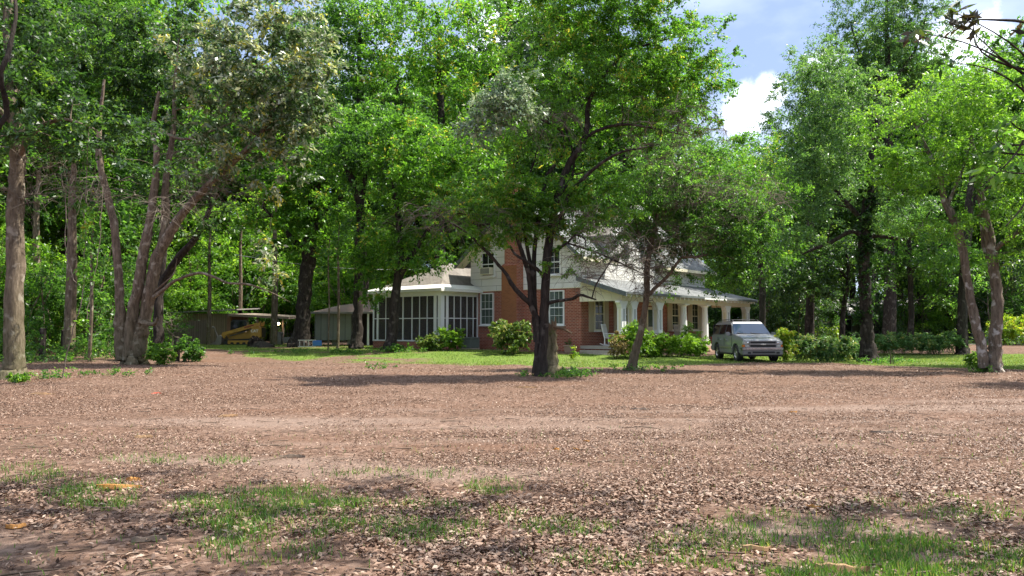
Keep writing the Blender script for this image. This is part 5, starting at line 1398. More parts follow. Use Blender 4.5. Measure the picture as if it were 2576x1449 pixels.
# ---- tracked loader
def make_loader():
    o = P(622, 862, 57.5); z = gz(o[0], o[1])
    t = thing('tracked_loader', 'yellow tracked skid loader with raised arms in front of the open shed', 'loader', (o[0] - .25, o[1], z), math.radians(6))
    M_y = mat('loader_yellow', (0.52, 0.27, 0.035), 0.5, noise=(2.5, .6, (0.30, 0.165, 0.045)))
    M_st = mat('worn_steel', (0.26, 0.23, 0.20), 0.6, metal=.3, noise=(4, .6, (0.17, 0.14, 0.11)))
    for y in (-.85, .5):
        tr = MB(); tr.prism([(-1.25, .22), (-1.18, .08), (-1.0, 0), (.95, 0), (1.15, .08), (1.26, .25), (1.18, .38), (.9, .48), (-.85, .40), (-1.15, .34)], 1, y, y + .36)
        tr = tr.build('track', M_rubber, t)
        q = MB()
        for k in range(5): q.lathe([(.11, -.01), (.11, .375), (.001, .376)], 14, (0, 0, 0)); q.V[-14 * 3:] = [(-.85 + .42 * k + v[0], y - .005 + (v[2]), .17 + v[1]) for v in q.V[-14 * 3:]]
        q.build('roller', M_y, tr)
        q = MB(); q.box(-.95, .95, y - .02, y - .004, .20, .33); q.build('track_frame', M_y, tr)
    MB().prism([(-1.0, .40), (1.2, .46), (1.38, .62), (1.40, 1.30), (.62, 1.32), (.3, .95), (-.95, .85)], 1, -.46, .46).build('body', M_y, t, bevel=.03)
    MB().prism([(.52, .66), (.62, 1.0), (.78, 1.30), (1.39, 1.30), (1.40, .62), (1.2, .46), (.75, .46)], 1, -.80, -.47).build('engine_cover', M_y, t, bevel=.02)
    MB().prism([(.52, .66), (.62, 1.0), (.78, 1.30), (1.39, 1.30), (1.40, .62), (1.2, .46), (.75, .46)], 1, .47, .80).build('engine_cover', M_y, t, bevel=.02)
    MB().box(1.40, 1.46, -.5, .5, .55, 1.28).build('rear_grille', M_black, t)
    cab = MB(); cab.prism([(-.9, .86), (.28, 1.0), (.28, 1.62), (.16, 1.82), (-.74, 1.86), (-.88, 1.70)], 1, -.44, .44); cab = cab.build('cab', M_black, t, bevel=.03)
    for y in (-.452, .445): MB().prism([(-.82, 1.15), (.18, 1.25), (.18, 1.58), (.1, 1.72), (-.72, 1.75), (-.80, 1.66)], 1, y, y + .007).build('window', M_tint, cab)
    for y in (-.74, .56):
        a = MB(); a.prism([(-1.45, .70), (-1.35, .92), (-.95, 1.02), (1.05, 1.62), (1.22, 1.62), (1.28, 1.74), (1.36, 1.72), (1.30, 1.40), (1.12, 1.36), (-.6, .86), (-1.1, .72), (-1.25, .45)], 1, y, y + .18)
        a = a.build('lift_arm', M_y, t, bevel=.015)
        MB().prism([(.2, 1.22), (.85, 1.41), (.86, 1.5), (.15, 1.3)], 1, y - .012, y - .003).build('red_stripe', mat('red_decal', (.28, .04, .025), .5), a)
    q = MB(); q.tube([(-.9, -.55, .65), (.1, -.55, .95)], [.045, .045], 8); q.tube([(.1, -.55, .95), (.75, -.55, 1.2)], [.03, .03], 8); q.build('hydraulic_ram', M_st, t)
    b = MB(); b.prism([(-1.4, .08), (-1.36, .62), (-1.55, .74), (-1.68, .60), (-1.82, .22), (-2.35, .06), (-2.38, .02), (-1.5, .0)], 1, -.92, .92); b.build('bucket', M_st, t, bevel=.015)
    q = MB(); q.tube([(-1.75, -.4, .5), (-1.95, -.4, 1.0), (-2.02, -.4, 1.25)], [.06, .05, .05], 8); q.tube([(-2.02, -.4, 1.25), (-2.16, -.4, 1.30), (-2.2, -.4, 1.22)], [.07, .08, .07], 8); q.build('grapple', M_st, t)
    fc = bpy.data.curves.new('lettering', 'FONT'); fc.body = 'CAT'; fc.size = .27; fc.extrude = .004; fc.align_x = 'CENTER'; fc.offset = .008
    fo = bpy.data.objects.new('lettering', fc); COL.objects.link(fo)
    dg = bpy.context.evaluated_depsgraph_get(); me = bpy.data.meshes.new_from_object(fo.evaluated_get(dg))
    bpy.data.objects.remove(fo)
    q = link('lettering', me, mat('cream_letter', (.78, .74, .62), .5), t); q.location = (.93, -.807, .93); q.rotation_euler = (math.pi / 2, 0, 0)
    MB().prism([(.85, .92), (.93, 1.0), (1.01, .92)], 1, -.803, -.8005).build('letter_triangle', M_y, t)
make_loader()

# ================================================================== SHEDS AND YARD THINGS
M_board = brick_mat('weathered_board', (0.23, 0.17, 0.13), (0.165, 0.125, 0.097), (0.04, 0.03, 0.025), .18, 6, .012, rough=.9, offset=0, mottle=(1.2, .5, (0.23, 0.18, 0.14)))
M_rust = mat('rusty_roof', (0.24, 0.155, 0.12), 0.7, noise=(1.6, .9, (0.20, 0.15, 0.12)))
M_tin = brick_mat('corrugated_tin', (0.24, 0.25, 0.21), (0.21, 0.22, 0.19), (0.07, 0.075, 0.07), .42, 6, .022, rough=.6, offset=0, mottle=(1.6, .6, (0.17, 0.165, 0.125)))
M_greyroof = mat('grey_tin_roof', (0.27, 0.25, 0.23), 0.6, noise=(1.8, .8, (0.15, 0.13, 0.12)))

def shed():
    Y = 64; a = P(440, 860, Y)[0]; b = P(572, 860, Y)[0]; g = gz((a + b) / 2, Y)
    t = thing('wooden_shed', 'long weathered board shed with an open lean-to roof behind the tracked loader', 'shed', ((a + b) / 2, Y, g))
    w = (b - a) / 2
    zt = P(0, 789, Y)[2] - g
    MB().box(-w, w, 0, 5, -.2, zt).build('wall', M_board, t)
    MB().box(w + .002, w + .3, -.15, .15, -.2, zt - .05).build('corner_post', mat('reddish_post', (.24, .13, .10), .9, noise=(6, .6, (.16, .09, .07))), t)
    V = [(-w - .4, -.5, zt + .02), (w + .9, -.5, zt + .28), (w + .9, 5.4, zt + .5), (-w - .4, 5.4, zt + .25)]
    MB().add(V + [(x, y, z + .1) for x, y, z in V], [(0, 1, 2, 3), (4, 7, 6, 5), (0, 4, 5, 1), (1, 5, 6, 2), (2, 6, 7, 3), (3, 7, 4, 0)]).build('roof', M_greyroof, t)
    x1 = P(733, 800, Y)[0] - (a + b) / 2
    z1 = P(0, 792, Y)[2] - g - .12; z2 = P(0, 800, Y)[2] - g - .1
    V = [(w + .3, -.8, z1), (x1, -.8, z2), (x1, 4.2, z2 + .15), (w + .3, 4.2, z1 + .15)]
    MB().add(V + [(x, y, z + .2) for x, y, z in V], [(0, 1, 2, 3), (4, 7, 6, 5), (0, 4, 5, 1), (1, 5, 6, 2), (2, 6, 7, 3), (3, 7, 4, 0)]).build('lean_to_roof', mat('lean_to_board', (.22, .17, .13), .85, noise=(3, .6, (.24, .19, .15))), t)
    for x in (x1 - .5, x1 - 2.6): 
        for y in (-.6, 3.8): MB().box(x - .07, x + .07, y - .07, y + .07, -.2, z2 + .01).build('post', M_board, t)
    lp = MB(); lp.lathe([(.06, -.12), (.13, -.05), (.13, .05), (.06, .12)], 14)
    em = bpy.data.materials.new('lit_bulb'); em.use_nodes = True
    bb = em.node_tree.nodes['Principled BSDF']; bb.inputs['Emission Color'].default_value = (1, .72, .35, 1); bb.inputs['Emission Strength'].default_value = 9
    q = P(700, 811, Y - .9)
    l = thing('shed_lamp', 'glowing yellow lamp hanging under the lean-to roof', 'lamp', (q[0], q[1], q[2] - .1))
    lp.build('bulb', em, l)
    cpl = MB(); cpl.box(-.02, .02, -.02, .02, .12, .45); cpl.lathe([(.02, .2), (.17, .09), (.18, .08), (.02, .22)], 14); cpl.build('lamp_shade', M_metal_dk, l)
shed()
def fence_wall():
    Y = 60; a = P(395, 860, Y)[0]; b = P(520, 860, Y)[0]; g = gz(a, Y)
    t = thing('board_fence', 'brown vertical board fence running left from the weathered shed', 'fence', ((a + b) / 2, Y, g))
    w = (b - a) / 2
    MB().prism([(-w, -.2), (w, -.2), (w, 1.9), (-w, 1.45)], 1, 0, .06).build('boards', M_board, t)
    for k in range(4): MB().box(-w + .1 + k * (2 * w - .2) / 3 - .06, -w + .1 + k * (2 * w - .2) / 3 + .06, .065, .18, -.2, 1.45 + .14 * k).build('post', M_board, t)
fence_wall()
def metal_shed():
    Y = 54; a = P(791, 860, Y)[0]; b = P(884, 860, Y)[0]; g = gz(a, Y)
    cx = (a + b) / 2; w = (b - a) / 2
    t = thing('metal_shed', 'pale corrugated metal shed on blocks under a rusty low roof', 'shed', (cx, Y, g))
    z0 = P(0, 856, Y)[2] - g; z1 = P(0, 786, Y)[2] - g
    MB().box(-w, w, 0, 4, z0, z1).build('wall', M_tin, t)
    for x in (-w + .2, 0, w - .2): MB().box(x - .15, x + .15, .3, .7, -.1, z0 - .002).build('block', M_conc, t)
    x2 = P(948, 860, Y)[0] - cx
    V = [(-w - .25, -.4, z1), (x2, -.4, z1 + .02), (x2, 4.3, z1), (-w - .25, 4.3, z1), (-w + 1.3, 1.9, z1 + .55), (x2, 1.9, z1 + .95)]
    MB().add(V, [(0, 1, 5, 4), (1, 2, 5), (2, 3, 4, 5), (3, 0, 4), (0, 3, 2, 1)]).build('roof', M_rust, t)
    MB().box(-w - .26, x2, -.46, -.402, z1 - .09, z1 + .04).build('eave_board', M_greyroof, t)
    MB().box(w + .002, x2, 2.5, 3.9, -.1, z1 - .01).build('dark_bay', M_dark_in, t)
    for x in (w + 1.2, x2 - .1): MB().box(x - .06, x + .06, -.3, -.18, -.1, z1 - .0).build('post', M_white, t)
metal_shed()

def simple_at(px, py, Y): q = G(px, Y); return (q[0], q[1], q[2])
t = thing('grey_drum', 'grey metal drum between two trunks by the shed lamp', 'drum', simple_at(704, 860, 58))
MB().lathe([(.30, 0), (.31, .02), (.29, .3), (.31, .32), (.29, .34), (.29, .6), (.31, .62), (.29, .64), (.30, .92), (.31, .94), (.29, .93), (.28, .85), (.001, .85)], 20).build('drum_shell', mat('drum_grey', (.32, .32, .30), .5, noise=(4, .6, (.22, .19, .16))), t, smooth=True)
t = thing('old_generator', 'dark boxy machine with an open frame beside the grey drum', 'machine', simple_at(727, 860, 58))
MB().box(-.3, .3, -.25, .25, .12, .55).build('engine_block', mat('machine_grey', (.14, .14, .13), .6, noise=(9, .8, (.3, .29, .27))), t, bevel=.03)
q = MB()
for x in (-.36, .36):
    for y in (-.3, .3): q.box(x - .02, x + .02, y - .02, y + .02, 0, .8)
q.box(-.38, .38, -.32, -.28, .78, .82); q.box(-.38, .38, .28, .32, .78, .82); q.box(-.38, -.34, -.3, .3, .78, .82); q.box(.34, .38, -.3, .3, .78, .82); q.build('frame', M_metal_dk, t)
def ladder():
    p = P(782, 866, 49); g = gz(p[0], p[1])
    t = thing('ladder', 'blue and white ladder lying on its side behind the thick oak', 'ladder', (p[0] - .2, p[1] + .6, g), math.radians(8))
    mb = mat('ladder_blue', (.03, .13, .42), .5); mw = mat('ladder_white', (.45, .45, .43), .5)
    for z in (.06, .46): MB().box(-.75, .35, -.03, .03, z - .03, z + .03).build('rail', mw, t)
    for k in range(4): MB().box(-.65 + .27 * k - .02, -.65 + .27 * k + .02, -.02, .02, .091, .429).build('rung', mw, t)
    MB().box(.16, .70, -.05, .05, .10, .44).build('top_cap', mb, t, bevel=.02)
ladder()
stump('tree_stump', 'low dark sawn stump in front of the tracked loader', 643, 868, 52, 852, .32, B_dark, M_cut)
def heap():
    p = G(664, 50.5)
    t = thing('brush_heap', 'small dark heap of brush and soil on the grass before the tracked loader', 'heap', p)
    r = np.random.default_rng(4)
    m = MB(); m.lathe([(.75, -.05), (.6, .12), (.35, .28), (.12, .34), (.001, .35)], 16); m.V = [(x * (1 + .15 * r.normal()), y * (1 + .15 * r.normal()), z * (1 + .15 * r.normal())) for x, y, z in m.V]
    m.build('soil', mat('dark_soil', (.05, .04, .03), .95, bump=(12, 1)), t, smooth=True)
    TV, TQ = twig_np(r.normal(size=(10, 3)) * [.35, .3, .05] + [0, 0, .2], r, 5, .6, .012, .2)
    TV[:, 2] = np.maximum(TV[:, 2], .01); link('twigs', mesh_np('twigs', TV, TQ), B_dark, t)
heap()

def fence_post(px, top, bot, Y, label, rad=.1):
    g = G(px, Y); h = P(px, top, Y)[2] - g[2]
    t = thing('fence_post', label, 'post', g)
    r = np.random.default_rng(int(px))
    m = MB(); m.lathe([(rad * 1.05, -.2), (rad, .3), (rad * .96, h - .03), (rad * .8, h)], 10); m.V = [(x + .012 * r.normal(), y + .012 * r.normal(), z) for x, y, z in m.V]
    m.build('post', B_dark, t)
    MB().lathe([(rad * .78, h + .001), (.001, h + .02)], 10).build('cut_top', B_grey, t)
fence_post(450, 848, 905, 36.5, 'short dark wooden post beside the leafy weeds right of the many-trunked tree', .13)
fence_post(113, 826, 900, 38, 'dark weathered fence post in the brush nearest the left trunk', .15)
fence_post(166, 830, 895, 39.5, 'second dark fence post in the brush, right of the first', .14)
make_shrub('weed_clump', 'dark leafy weeds crowding round the short wooden post', 478, 850, 906, 30, 36.2, L_mid, 31, 40, 90, .13, .22)
make_shrub('weed_clump', 'leafy weeds at the right foot of the many-trunked tree', 402, 862, 920, 36, 33.6, L_under, 32, 40, 90, .12, .22)
make_shrub('weed_clump', 'small grassy tuft at the foot of the left edge trunk', 46, 940, 968, 26, 22.6, L_under, 33, 18, 70, .09, .14)
def dead_bush():
    p = P(437, 848, 44); b = G(437, 44)
    t = thing('dead_bush', 'bare grey spray of dead twigs standing in front of the board fence', 'dead bush', b)
    r = np.random.default_rng(6)
    m = MB(); m.tube([(0, 0, -.1), (.05, 0, .5), (0, 0, .95)], [.04, .03, .025], 6); m.build('stem', B_twig, t)
    TV, TQ = twig_np(np.array([(0, 0, .9 + .25 * k) for k in range(4)]), r, 9, .85, .013, -.1)
    link('bare_twigs', mesh_np('bare_twigs', TV, TQ), B_twig, t)
dead_bush()

def hanging_vine(label, pts, Y, rad, leafy=None, seed=1):
    r = np.random.default_rng(seed)
    W = np.array([P(a, b, Y) for a, b in pts])
    C = catmull(W, 5); C[1:-1] += r.normal(size=C[1:-1].shape) * .015
    t = thing('hanging_vine', label, 'vine', C[-1])
    V, Q = tube_np(C, np.full(len(C), rad), 5)
    link('stem', mesh_np('stem', V - C[-1], Q, smooth=True), B_twig, t)
    if leafy:
        k = np.array([P(a, b, Y) for a, b in leafy]) + r.normal(size=(len(leafy), 3)) * [.08, .1, .05]
        o = np.zeros((len(k), 3)); o[:, 2] = -.6
        V, Q, v = crown_np(k, o, r, 36, np.full(len(k), .26), .13, droop=.5, lw=.45)
        link('leaves', mesh_np('leaves', V - C[-1], Q, fattr={'v': v}), L_bright, t)
hanging_vine('long leafy vine hanging to the ground between the left trunk and the magnolia', [(222, 330), (218, 447), (214, 560), (212, 680), (205, 760), (192, 800), (178, 850), (166, 900), (157, 950)], 22.5, .016,
             [(215, 520), (222, 540), (208, 560), (218, 580), (226, 600), (212, 620), (222, 645), (206, 668), (216, 690), (225, 560), (205, 800)], 1)
hanging_vine('thin bare vine curling in the air before the magnolia trunks', [(262, 340), (259, 447), (254, 560), (246, 650), (234, 720), (222, 770), (218, 820)], 23, .013, None, 2)
hanging_vine('short bare vine swinging nearest the left edge trunk', [(150, 420), (165, 500), (164, 600), (172, 660), (186, 700), (192, 712)], 22, .012, None, 3)

# splintered wood and sticks on the ground
def splinter(label, px, py, lpx, ang, m_, wid=.035, name='wood_splinter', cat='wood splinter', bend=.12):
    v = (724.5 - py) / F; u = (px - 1288) / F
    k = -EYE / (ST + v * CT); x, y = u * k, (CT - v * ST) * k
    L = lpx / F * y; wid = min(wid, L * .09 + .012)
    r = np.random.default_rng(int(px + py))
    t = bpy.data.objects.new(name, None)
    n = 9; V = []; Fs = []
    for i in range(n):
        s = i / (n - 1); c = (s - .5) * L
        w = wid * (.25 + .75 * math.sin(math.pi * min(1, s * 1.1 + .08)) ** .5) * (.8 + .4 * r.random())
        off = bend * L * math.sin(s * 2.6) * (1 if px % 2 else -1); h = .018 + .02 * r.random() + .03 * L * math.sin(math.pi * s)
        for a, b in ((-w, 0), (-w * .6, h), (w * .5, h * .9), (w, 0)):
            V.append((c, off + a, b + .006))
    for i in range(n - 1):
        for j in range(4): Fs.append((i * 4 + j, i * 4 + (j + 1) % 4, i * 4 + 4 + (j + 1) % 4, i * 4 + 4 + j))
    Fs += [(3, 2, 1, 0), ((n - 1) * 4, (n - 1) * 4 + 1, (n - 1) * 4 + 2, (n - 1) * 4 + 3)]
    bpy.data.objects.remove(t)
    o = MB().add(V, Fs).build(name, m_, None)
    o.location = (x, y, gz(x, y)); o.rotation_euler = (0, 0, ang)
    tag(o, label, cat)
M_orange = mat('fresh_orange_wood', (0.40, 0.17, 0.04), 0.8, 0.2, noise=(9, .8, (0.46, 0.25, 0.09)))
M_palew = mat('pale_split_wood', (0.34, 0.22, 0.12), 0.85, 0.2, noise=(8, .8, (0.20, 0.11, 0.055)))
M_stick = mat('grey_stick', (0.16, 0.12, 0.09), 0.9, 0.1, noise=(8, .7, (0.25, 0.20, 0.16)))
splinter('longest orange splinter of wood lying on the left grass patch', 300, 1226, 112, .12, M_orange, .045)
splinter('short orange splinter lying just behind the longest one on the left', 336, 1209, 36, -.1, M_orange, .035)
splinter('reddish broken bark piece at the left edge of the yard', 40, 1330, 44, .5, M_orange, .05, bend=.3)
splinter('long striped split wood at the lower right of the yard', 2120, 1428, 140, -.18, M_palew, .045)
splinter('pale brown wood strip on bare soil left of the lower right grass', 1908, 1384, 76, -.08, M_palew, .035)
splinter('small orange stick on the bare soil above the lower right grass', 2046, 1284, 36, -.3, M_orange, .03)
splinter('grey crooked stick in the leaves below the near grass patch', 375, 1370, 82, .1, M_stick, .03, 'stick', 'stick')
splinter('small orange chip on the bare ground, left of a pair', 1400, 1134, 14, .2, M_orange, .05)
splinter('small orange chip on the bare ground, right of a pair', 1450, 1134, 16, -.5, M_orange, .05)
splinter('orange chip lying alone just beyond a pair of chips', 1476, 1113, 18, .1, M_orange, .05)
splinter('orange chip by the pale sandy track on the right', 1996, 1037, 20, .1, M_orange, .06)
splinter('pale thin strip of wood on the dirt in the middle distance', 1320, 977, 60, 0, M_palew, .05)
splinter('tan wood strip across the leaves in the middle left', 572, 1050, 48, .6, M_palew, .05)
splinter('brown wood strip in the middle of the bare yard', 735, 1154, 64, -.05, M_stick, .03, 'stick', 'stick')
splinter('dark knotty stick beside the dirt track on the right', 1612, 1030, 50, -.25, M_stick, .09, 'stick', 'stick')
splinter('pale chip of wood at the left by the long track', 365, 1103, 50, .03, M_palew, .05)
splinter('white split chip near the foot of the left trunk', 108, 992, 62, .05, M_palew, .12)
splinter('red scrap lying in the leaves on the left', 393, 992, 22, .2, mat('red_scrap', (.6, .10, .05), .6), .12, 'red_scrap', 'scrap')
splinter('dark stick among the leaves at the right', 2218, 1088, 56, -.05, M_stick, .05, 'stick', 'stick')

# ================================================================== MORE TREES, HEDGES, WOODS
make_tree('shade_tree', 'bright sunlit tree standing behind the parked suv', [
    [(1915, 862, 0, .2), (1918, 760, 0, .18), (1912, 640, 0, .16), (1905, 520, 0, .13), (1900, 420, 0, .08)], [(1912, 640, 0, .1), (1960, 560, 0, .08), (1990, 500, 0, .05)]],
    [(1900, 400, 0, 75, 80, 2.2), (1960, 480, 0, 80, 70, 2.2), (1870, 480, -.3, 60, 60, 2.0), (1950, 610, 0, 70, 60, 2.0, .7), (1840, 390, 0, 50, 60, 1.8, .6), (1800, 560, 0, 70, 80, 2, .6), (1890, 430, -4, 70, 60, 2.2, 1.)], 43, 260, 110, .62, .16, L_bright, B_dark, 51, r0=.05, lw=.36)
make_tree('shade_tree', 'slim grey-green tree against the sky right of the white cloud', [
    [(2035, 862, 0, .28), (2038, 740, 0, .25), (2040, 560, 0, .22), (2045, 380, 0, .17), (2050, 230, 0, .1)], [(2043, 450, 0, .12), (1990, 350, 0, .08)]],
    [(2060, 170, 0, 85, 80, 2.2), (1985, 290, 0, 85, 90, 2.2), (2080, 300, 0, 100, 110, 2.2), (1940, 400, 0, 60, 70, 1.8), (2000, 430, 0, 80, 80, 2.0), (2110, 450, 0, 90, 80, 2.0)], 53, 320, 110, .8, .19, L_blue, B_dark, 52, r0=.05, lw=.34)
make_tree('tall_tree', 'tallest loose grey-green tree rising above the right side of the yard', [
    [(2235, 860, 0, .4), (2238, 640, 0, .36), (2236, 400, 0, .3), (2234, 200, 0, .22), (2230, 60, 0, .14), (2232, -60, 0, .08)], [(2236, 250, 0, .14), (2170, 150, 0, .1), (2140, 60, 0, .06)], [(2235, 220, 0, .14), (2300, 130, 0, .1), (2330, 40, 0, .06)]],
    [(2190, 90, 0, 115, 110, 2.8), (2310, 70, 0, 105, 120, 2.8), (2240, -40, 0, 150, 90, 2.8), (2150, 180, 0, 60, 70, 2.2, .7), (2320, 170, 0, 50, 60, 2, .5), (2240, 210, 0, 80, 50, 2.2, .7)], 62, 330, 110, .95, .22, L_blue, B_dark, 53, branch_from=.5, r0=.05, lw=.34)
make_tree('tall_tree', 'dark green full-crowned tree behind the twin trunks at the right edge', [
    [(2420, 860, 0, .3), (2424, 700, 0, .27), (2440, 500, 0, .24), (2470, 300, 0, .16), (2480, 180, 0, .1)], [(2438, 520, 0, .14), (2530, 400, 0, .1), (2570, 300, 0, .06)]],
    [(2480, 200, 0, 100, 100, 2.6), (2560, 260, 0, 100, 130, 2.6), (2440, 320, 0, 90, 90, 2.4), (2540, 450, 0, 110, 100, 2.4), (2400, 640, 0, 90, 60, 1.8, .6), (2600, 130, 0, 80, 100, 2.4), (2530, 110, 0, 70, 60, 2.0, .8)], 44, 250, 110, .75, .2, L_mid, B_dark, 54, r0=.05)
make_tree('understory_tree', 'thin dark-trunked tree right of the ivied trunk behind the clipped row', [
    [(2290, 880, 0, .2), (2292, 800, 0, .18), (2290, 700, 0, .16), (2286, 600, 0, .14), (2290, 520, 0, .1)], [(2290, 690, 0, .09), (2330, 640, 0, .07), (2380, 610, 0, .04)], [(2288, 640, 0, .09), (2250, 590, 0, .06)]],
    [(2300, 560, 0, 110, 70, 2.0), (2380, 660, 0, 90, 60, 1.8), (2250, 650, 0, 70, 50, 1.6, .7), (2420, 740, 0, 70, 40, 1.5, .5)], 47, 150, 90, .7, .19, L_mid, B_dark, 55)
make_tree('understory_tree', 'dark slim tree between the suv and the ivied trunk', [
    [(2118, 868, 0, .17), (2122, 780, 0, .15), (2135, 700, 0, .13), (2128, 620, 0, .1)], [(2130, 700, 0, .08), (2090, 650, 0, .06)]],
    [(2120, 640, 0, 110, 60, 2.0), (2040, 690, 0, 90, 60, 1.8), (2160, 730, 0, 80, 40, 1.6, .6), (1960, 720, 0, 80, 50, 1.8, .8)], 50, 150, 90, .75, .2, L_dark, B_dark, 56)
# pines/oaks behind the house, right through the top of the picture
for lab, Y, px, lm, sd, bl in (
    ('broad bright oak crown above the roof, left of the middle tree', 57, 1105, L_bright, 61, [(1100, 260, 0, 170, 120, 4.5), (1020, 140, 0, 150, 110, 4.5), (1180, 120, 0, 150, 110, 4.5), (960, 260, 0, 90, 90, 3.5), (1230, 300, 0, 110, 110, 4), (1100, 20, 0, 180, 90, 4.5), (1060, 430, 0, 150, 80, 3.5, .8), (1250, 480, 0, 110, 90, 3.2, .7)]),
    ('tall mid green oak filling the top between magnolia and the bright oak', 60, 905, L_mid, 62, [(880, 120, 0, 130, 120, 4.5), (930, 250, 0, 120, 110, 4), (800, 60, 0, 120, 110, 4.5), (960, 20, 0, 140, 90, 4.5), (850, 300, 0, 110, 110, 3.8), (760, 420, 0, 90, 90, 3.4, .8)]),
    ('darker tall tree with sky gaps behind the top of the middle tree', 74, 1290, L_blue, 63, [(1290, 30, 0, 70, 120, 3.5, .8), (1340, 120, 0, 80, 90, 3.5, .8), (1270, 190, 0, 70, 70, 3.2, .7), (1420, 40, 0, 90, 110, 3.8, .9), (1380, 300, 0, 120, 90, 4)]),
    ('yellow-green tree behind the house ridge, right of the middle tree', 66, 1560, L_bright, 64, [(1500, 330, 0, 120, 110, 4.2), (1620, 380, 0, 120, 100, 4.2), (1720, 470, 0, 110, 110, 4.0), (1420, 430, 0, 110, 110, 3.8), (1600, 510, 0, 150, 80, 3.6), (1790, 430, 0, 70, 90, 3.4), (1560, 250, 0, 110, 70, 3.6, .7)])):
    make_tree('woodland_oak', lab, [[(px, 855, 0, .55), (px + 6, 700, 0, .48), (px - 5, 500, 0, .42), (px + 5, 330, 0, .34), (px, 200, 0, .24), (px, 80, 0, .12)],
        [(px - 4, 450, 0, .22), (px - 70, 330, 0, .16), (px - 110, 220, 0, .1)], [(px, 420, 0, .22), (px + 70, 300, 0, .16), (px + 100, 200, 0, .1)]], bl, Y, 330, 110, 1.15, .27, lm, B_dark, sd, branch_from=.4, r0=.06)

# ---- prototypes of the woods behind, then copies
def proto_tree(name, lm, seed, H, rad, low, leaf, n, per, cr, bm_=B_dark):
    r = np.random.default_rng(seed)
    S = [[(0, 0, 0, rad), (.15, .1, H * .2, rad * .85), (-.1, 0, H * .45, rad * .7), (.25, .1, H * .7, rad * .45), (.2, 0, H * .95, rad * .15)],
         [(-.05, 0, H * .42, rad * .45), (-1.4, .3, H * .58, rad * .3), (-2.2, .2, H * .75, rad * .12)], [(.1, 0, H * .5, rad * .4), (1.5, -.4, H * .64, rad * .28), (2.4, -.3, H * .78, rad * .1)]]
    bl = []
    for k in range(9):
        z = H * (low + (1 - low) * (k + .5) / 9); w = H * .17 * (1.15 - abs((k - 3.5) / 9))
        a = r.random() * 6.28; d = w * .65
        bl.append((np.array([d * math.cos(a), d * math.sin(a), z]), np.array([w, w, H * .085]) * (.8 + .4 * r.random()), 1.0))
    return make_tree(name, 'x', S, bl, 0, n, per, cr, leaf, lm, bm_, seed, px=False, flare=False, branch_from=.3, r0=.05)
def place(o, x, y, sc, rz, label, group):
    o.location = (x, y, gz(x, y) - .1); o.scale = (sc, sc, sc * 1.0); o.rotation_euler = (0, 0, rz); o['label'] = label; o['group'] = group

protos = [proto_tree('woodland_tree', L_bright, 71, 22, .38, .36, .32, 230, 84, 1.25), proto_tree('woodland_tree', L_mid, 72, 22, .34, .30, .32, 230, 84, 1.25),
          proto_tree('woodland_tree', L_blue, 73, 22, .3, .34, .3, 210, 84, 1.2), proto_tree('woodland_tree', L_dark, 74, 20, .36, .3, .32, 230, 84, 1.2)]
used = set()
rw = np.random.default_rng(17)
groups = {
    'left': ('woodland tree of the thick wood left of the yard and behind the sheds', 'woodland trees on the left'),
    'mid': ('woodland tree of the wood behind the brick house', 'woodland trees behind the house'),
    'right': ('woodland tree of the shady wood behind the right side of the yard', 'woodland trees on the right')}
def top_limit(px):
    return np.interp(px, [1700, 1780, 1830, 1930, 1990, 2060, 2130, 2350, 2400, 2480, 2600], [-120, 250, 380, 400, 300, 240, 0, 0, 200, 180, 60])
spots = []
for Y, p0, p1, n in ((44, -330, 90, 4), (50, -350, 330, 6), (57, -300, 400, 5), (70, -350, 420, 5), (88, -350, 1300, 15), (98, -300, 1750, 15), (72, 1150, 1700, 4), (68, 1980, 2750, 6), (78, 1790, 2800, 8), (92, 1750, 2850, 10)):
    for k in range(n):
        px = p0 + (p1 - p0) * (k + .5 + .6 * (rw.random() - .5)) / n
        spots.append((px, Y + 5 * (rw.random() - .5)))
for px, Y in spots:
    x = (px - 1288) / F * Y
    lim = max(top_limit(px + d) for d in (-90, -45, 0, 45, 90))
    H = EYE + (824 - lim) * Y / F
    j = int(rw.choice(4, p=[.50, .24, .12, .14])) if px < 1750 else int(rw.choice(4, p=[.18, .40, .22, .20]))
    base = 22 if j < 3 else 20
    sc = min(1.65, max(.45, min(H, 29 + 6 * rw.random()) / base * .97))
    o = protos[j]
    if j in used: o = dup(o)
    used.add(j)
    lb, gp = groups['left' if px < 1000 else ('mid' if px < 1800 else 'right')]
    place(o, x, Y, sc, rw.random() * 6.28, ['bright green', 'mid green', 'grey-green', 'dark leafy'][j] + ' ' + lb, gp)

for x, y, j, sc in ((-9, -9, 1, .8), (3, -14, 0, .9), (14, -10, 1, .85), (22, 6, 3, .8), (-22, 2, 3, .8), (21.5, 21.5, 1, .6), (24, 31, 3, .65)):  # unseen trees, added for reflections and for shade from the right
    place(dup(protos[j]), x, y, sc, rw.random() * 6.28, 'broad yard tree added out of view beside or behind the viewer', 'added yard trees behind the viewer')
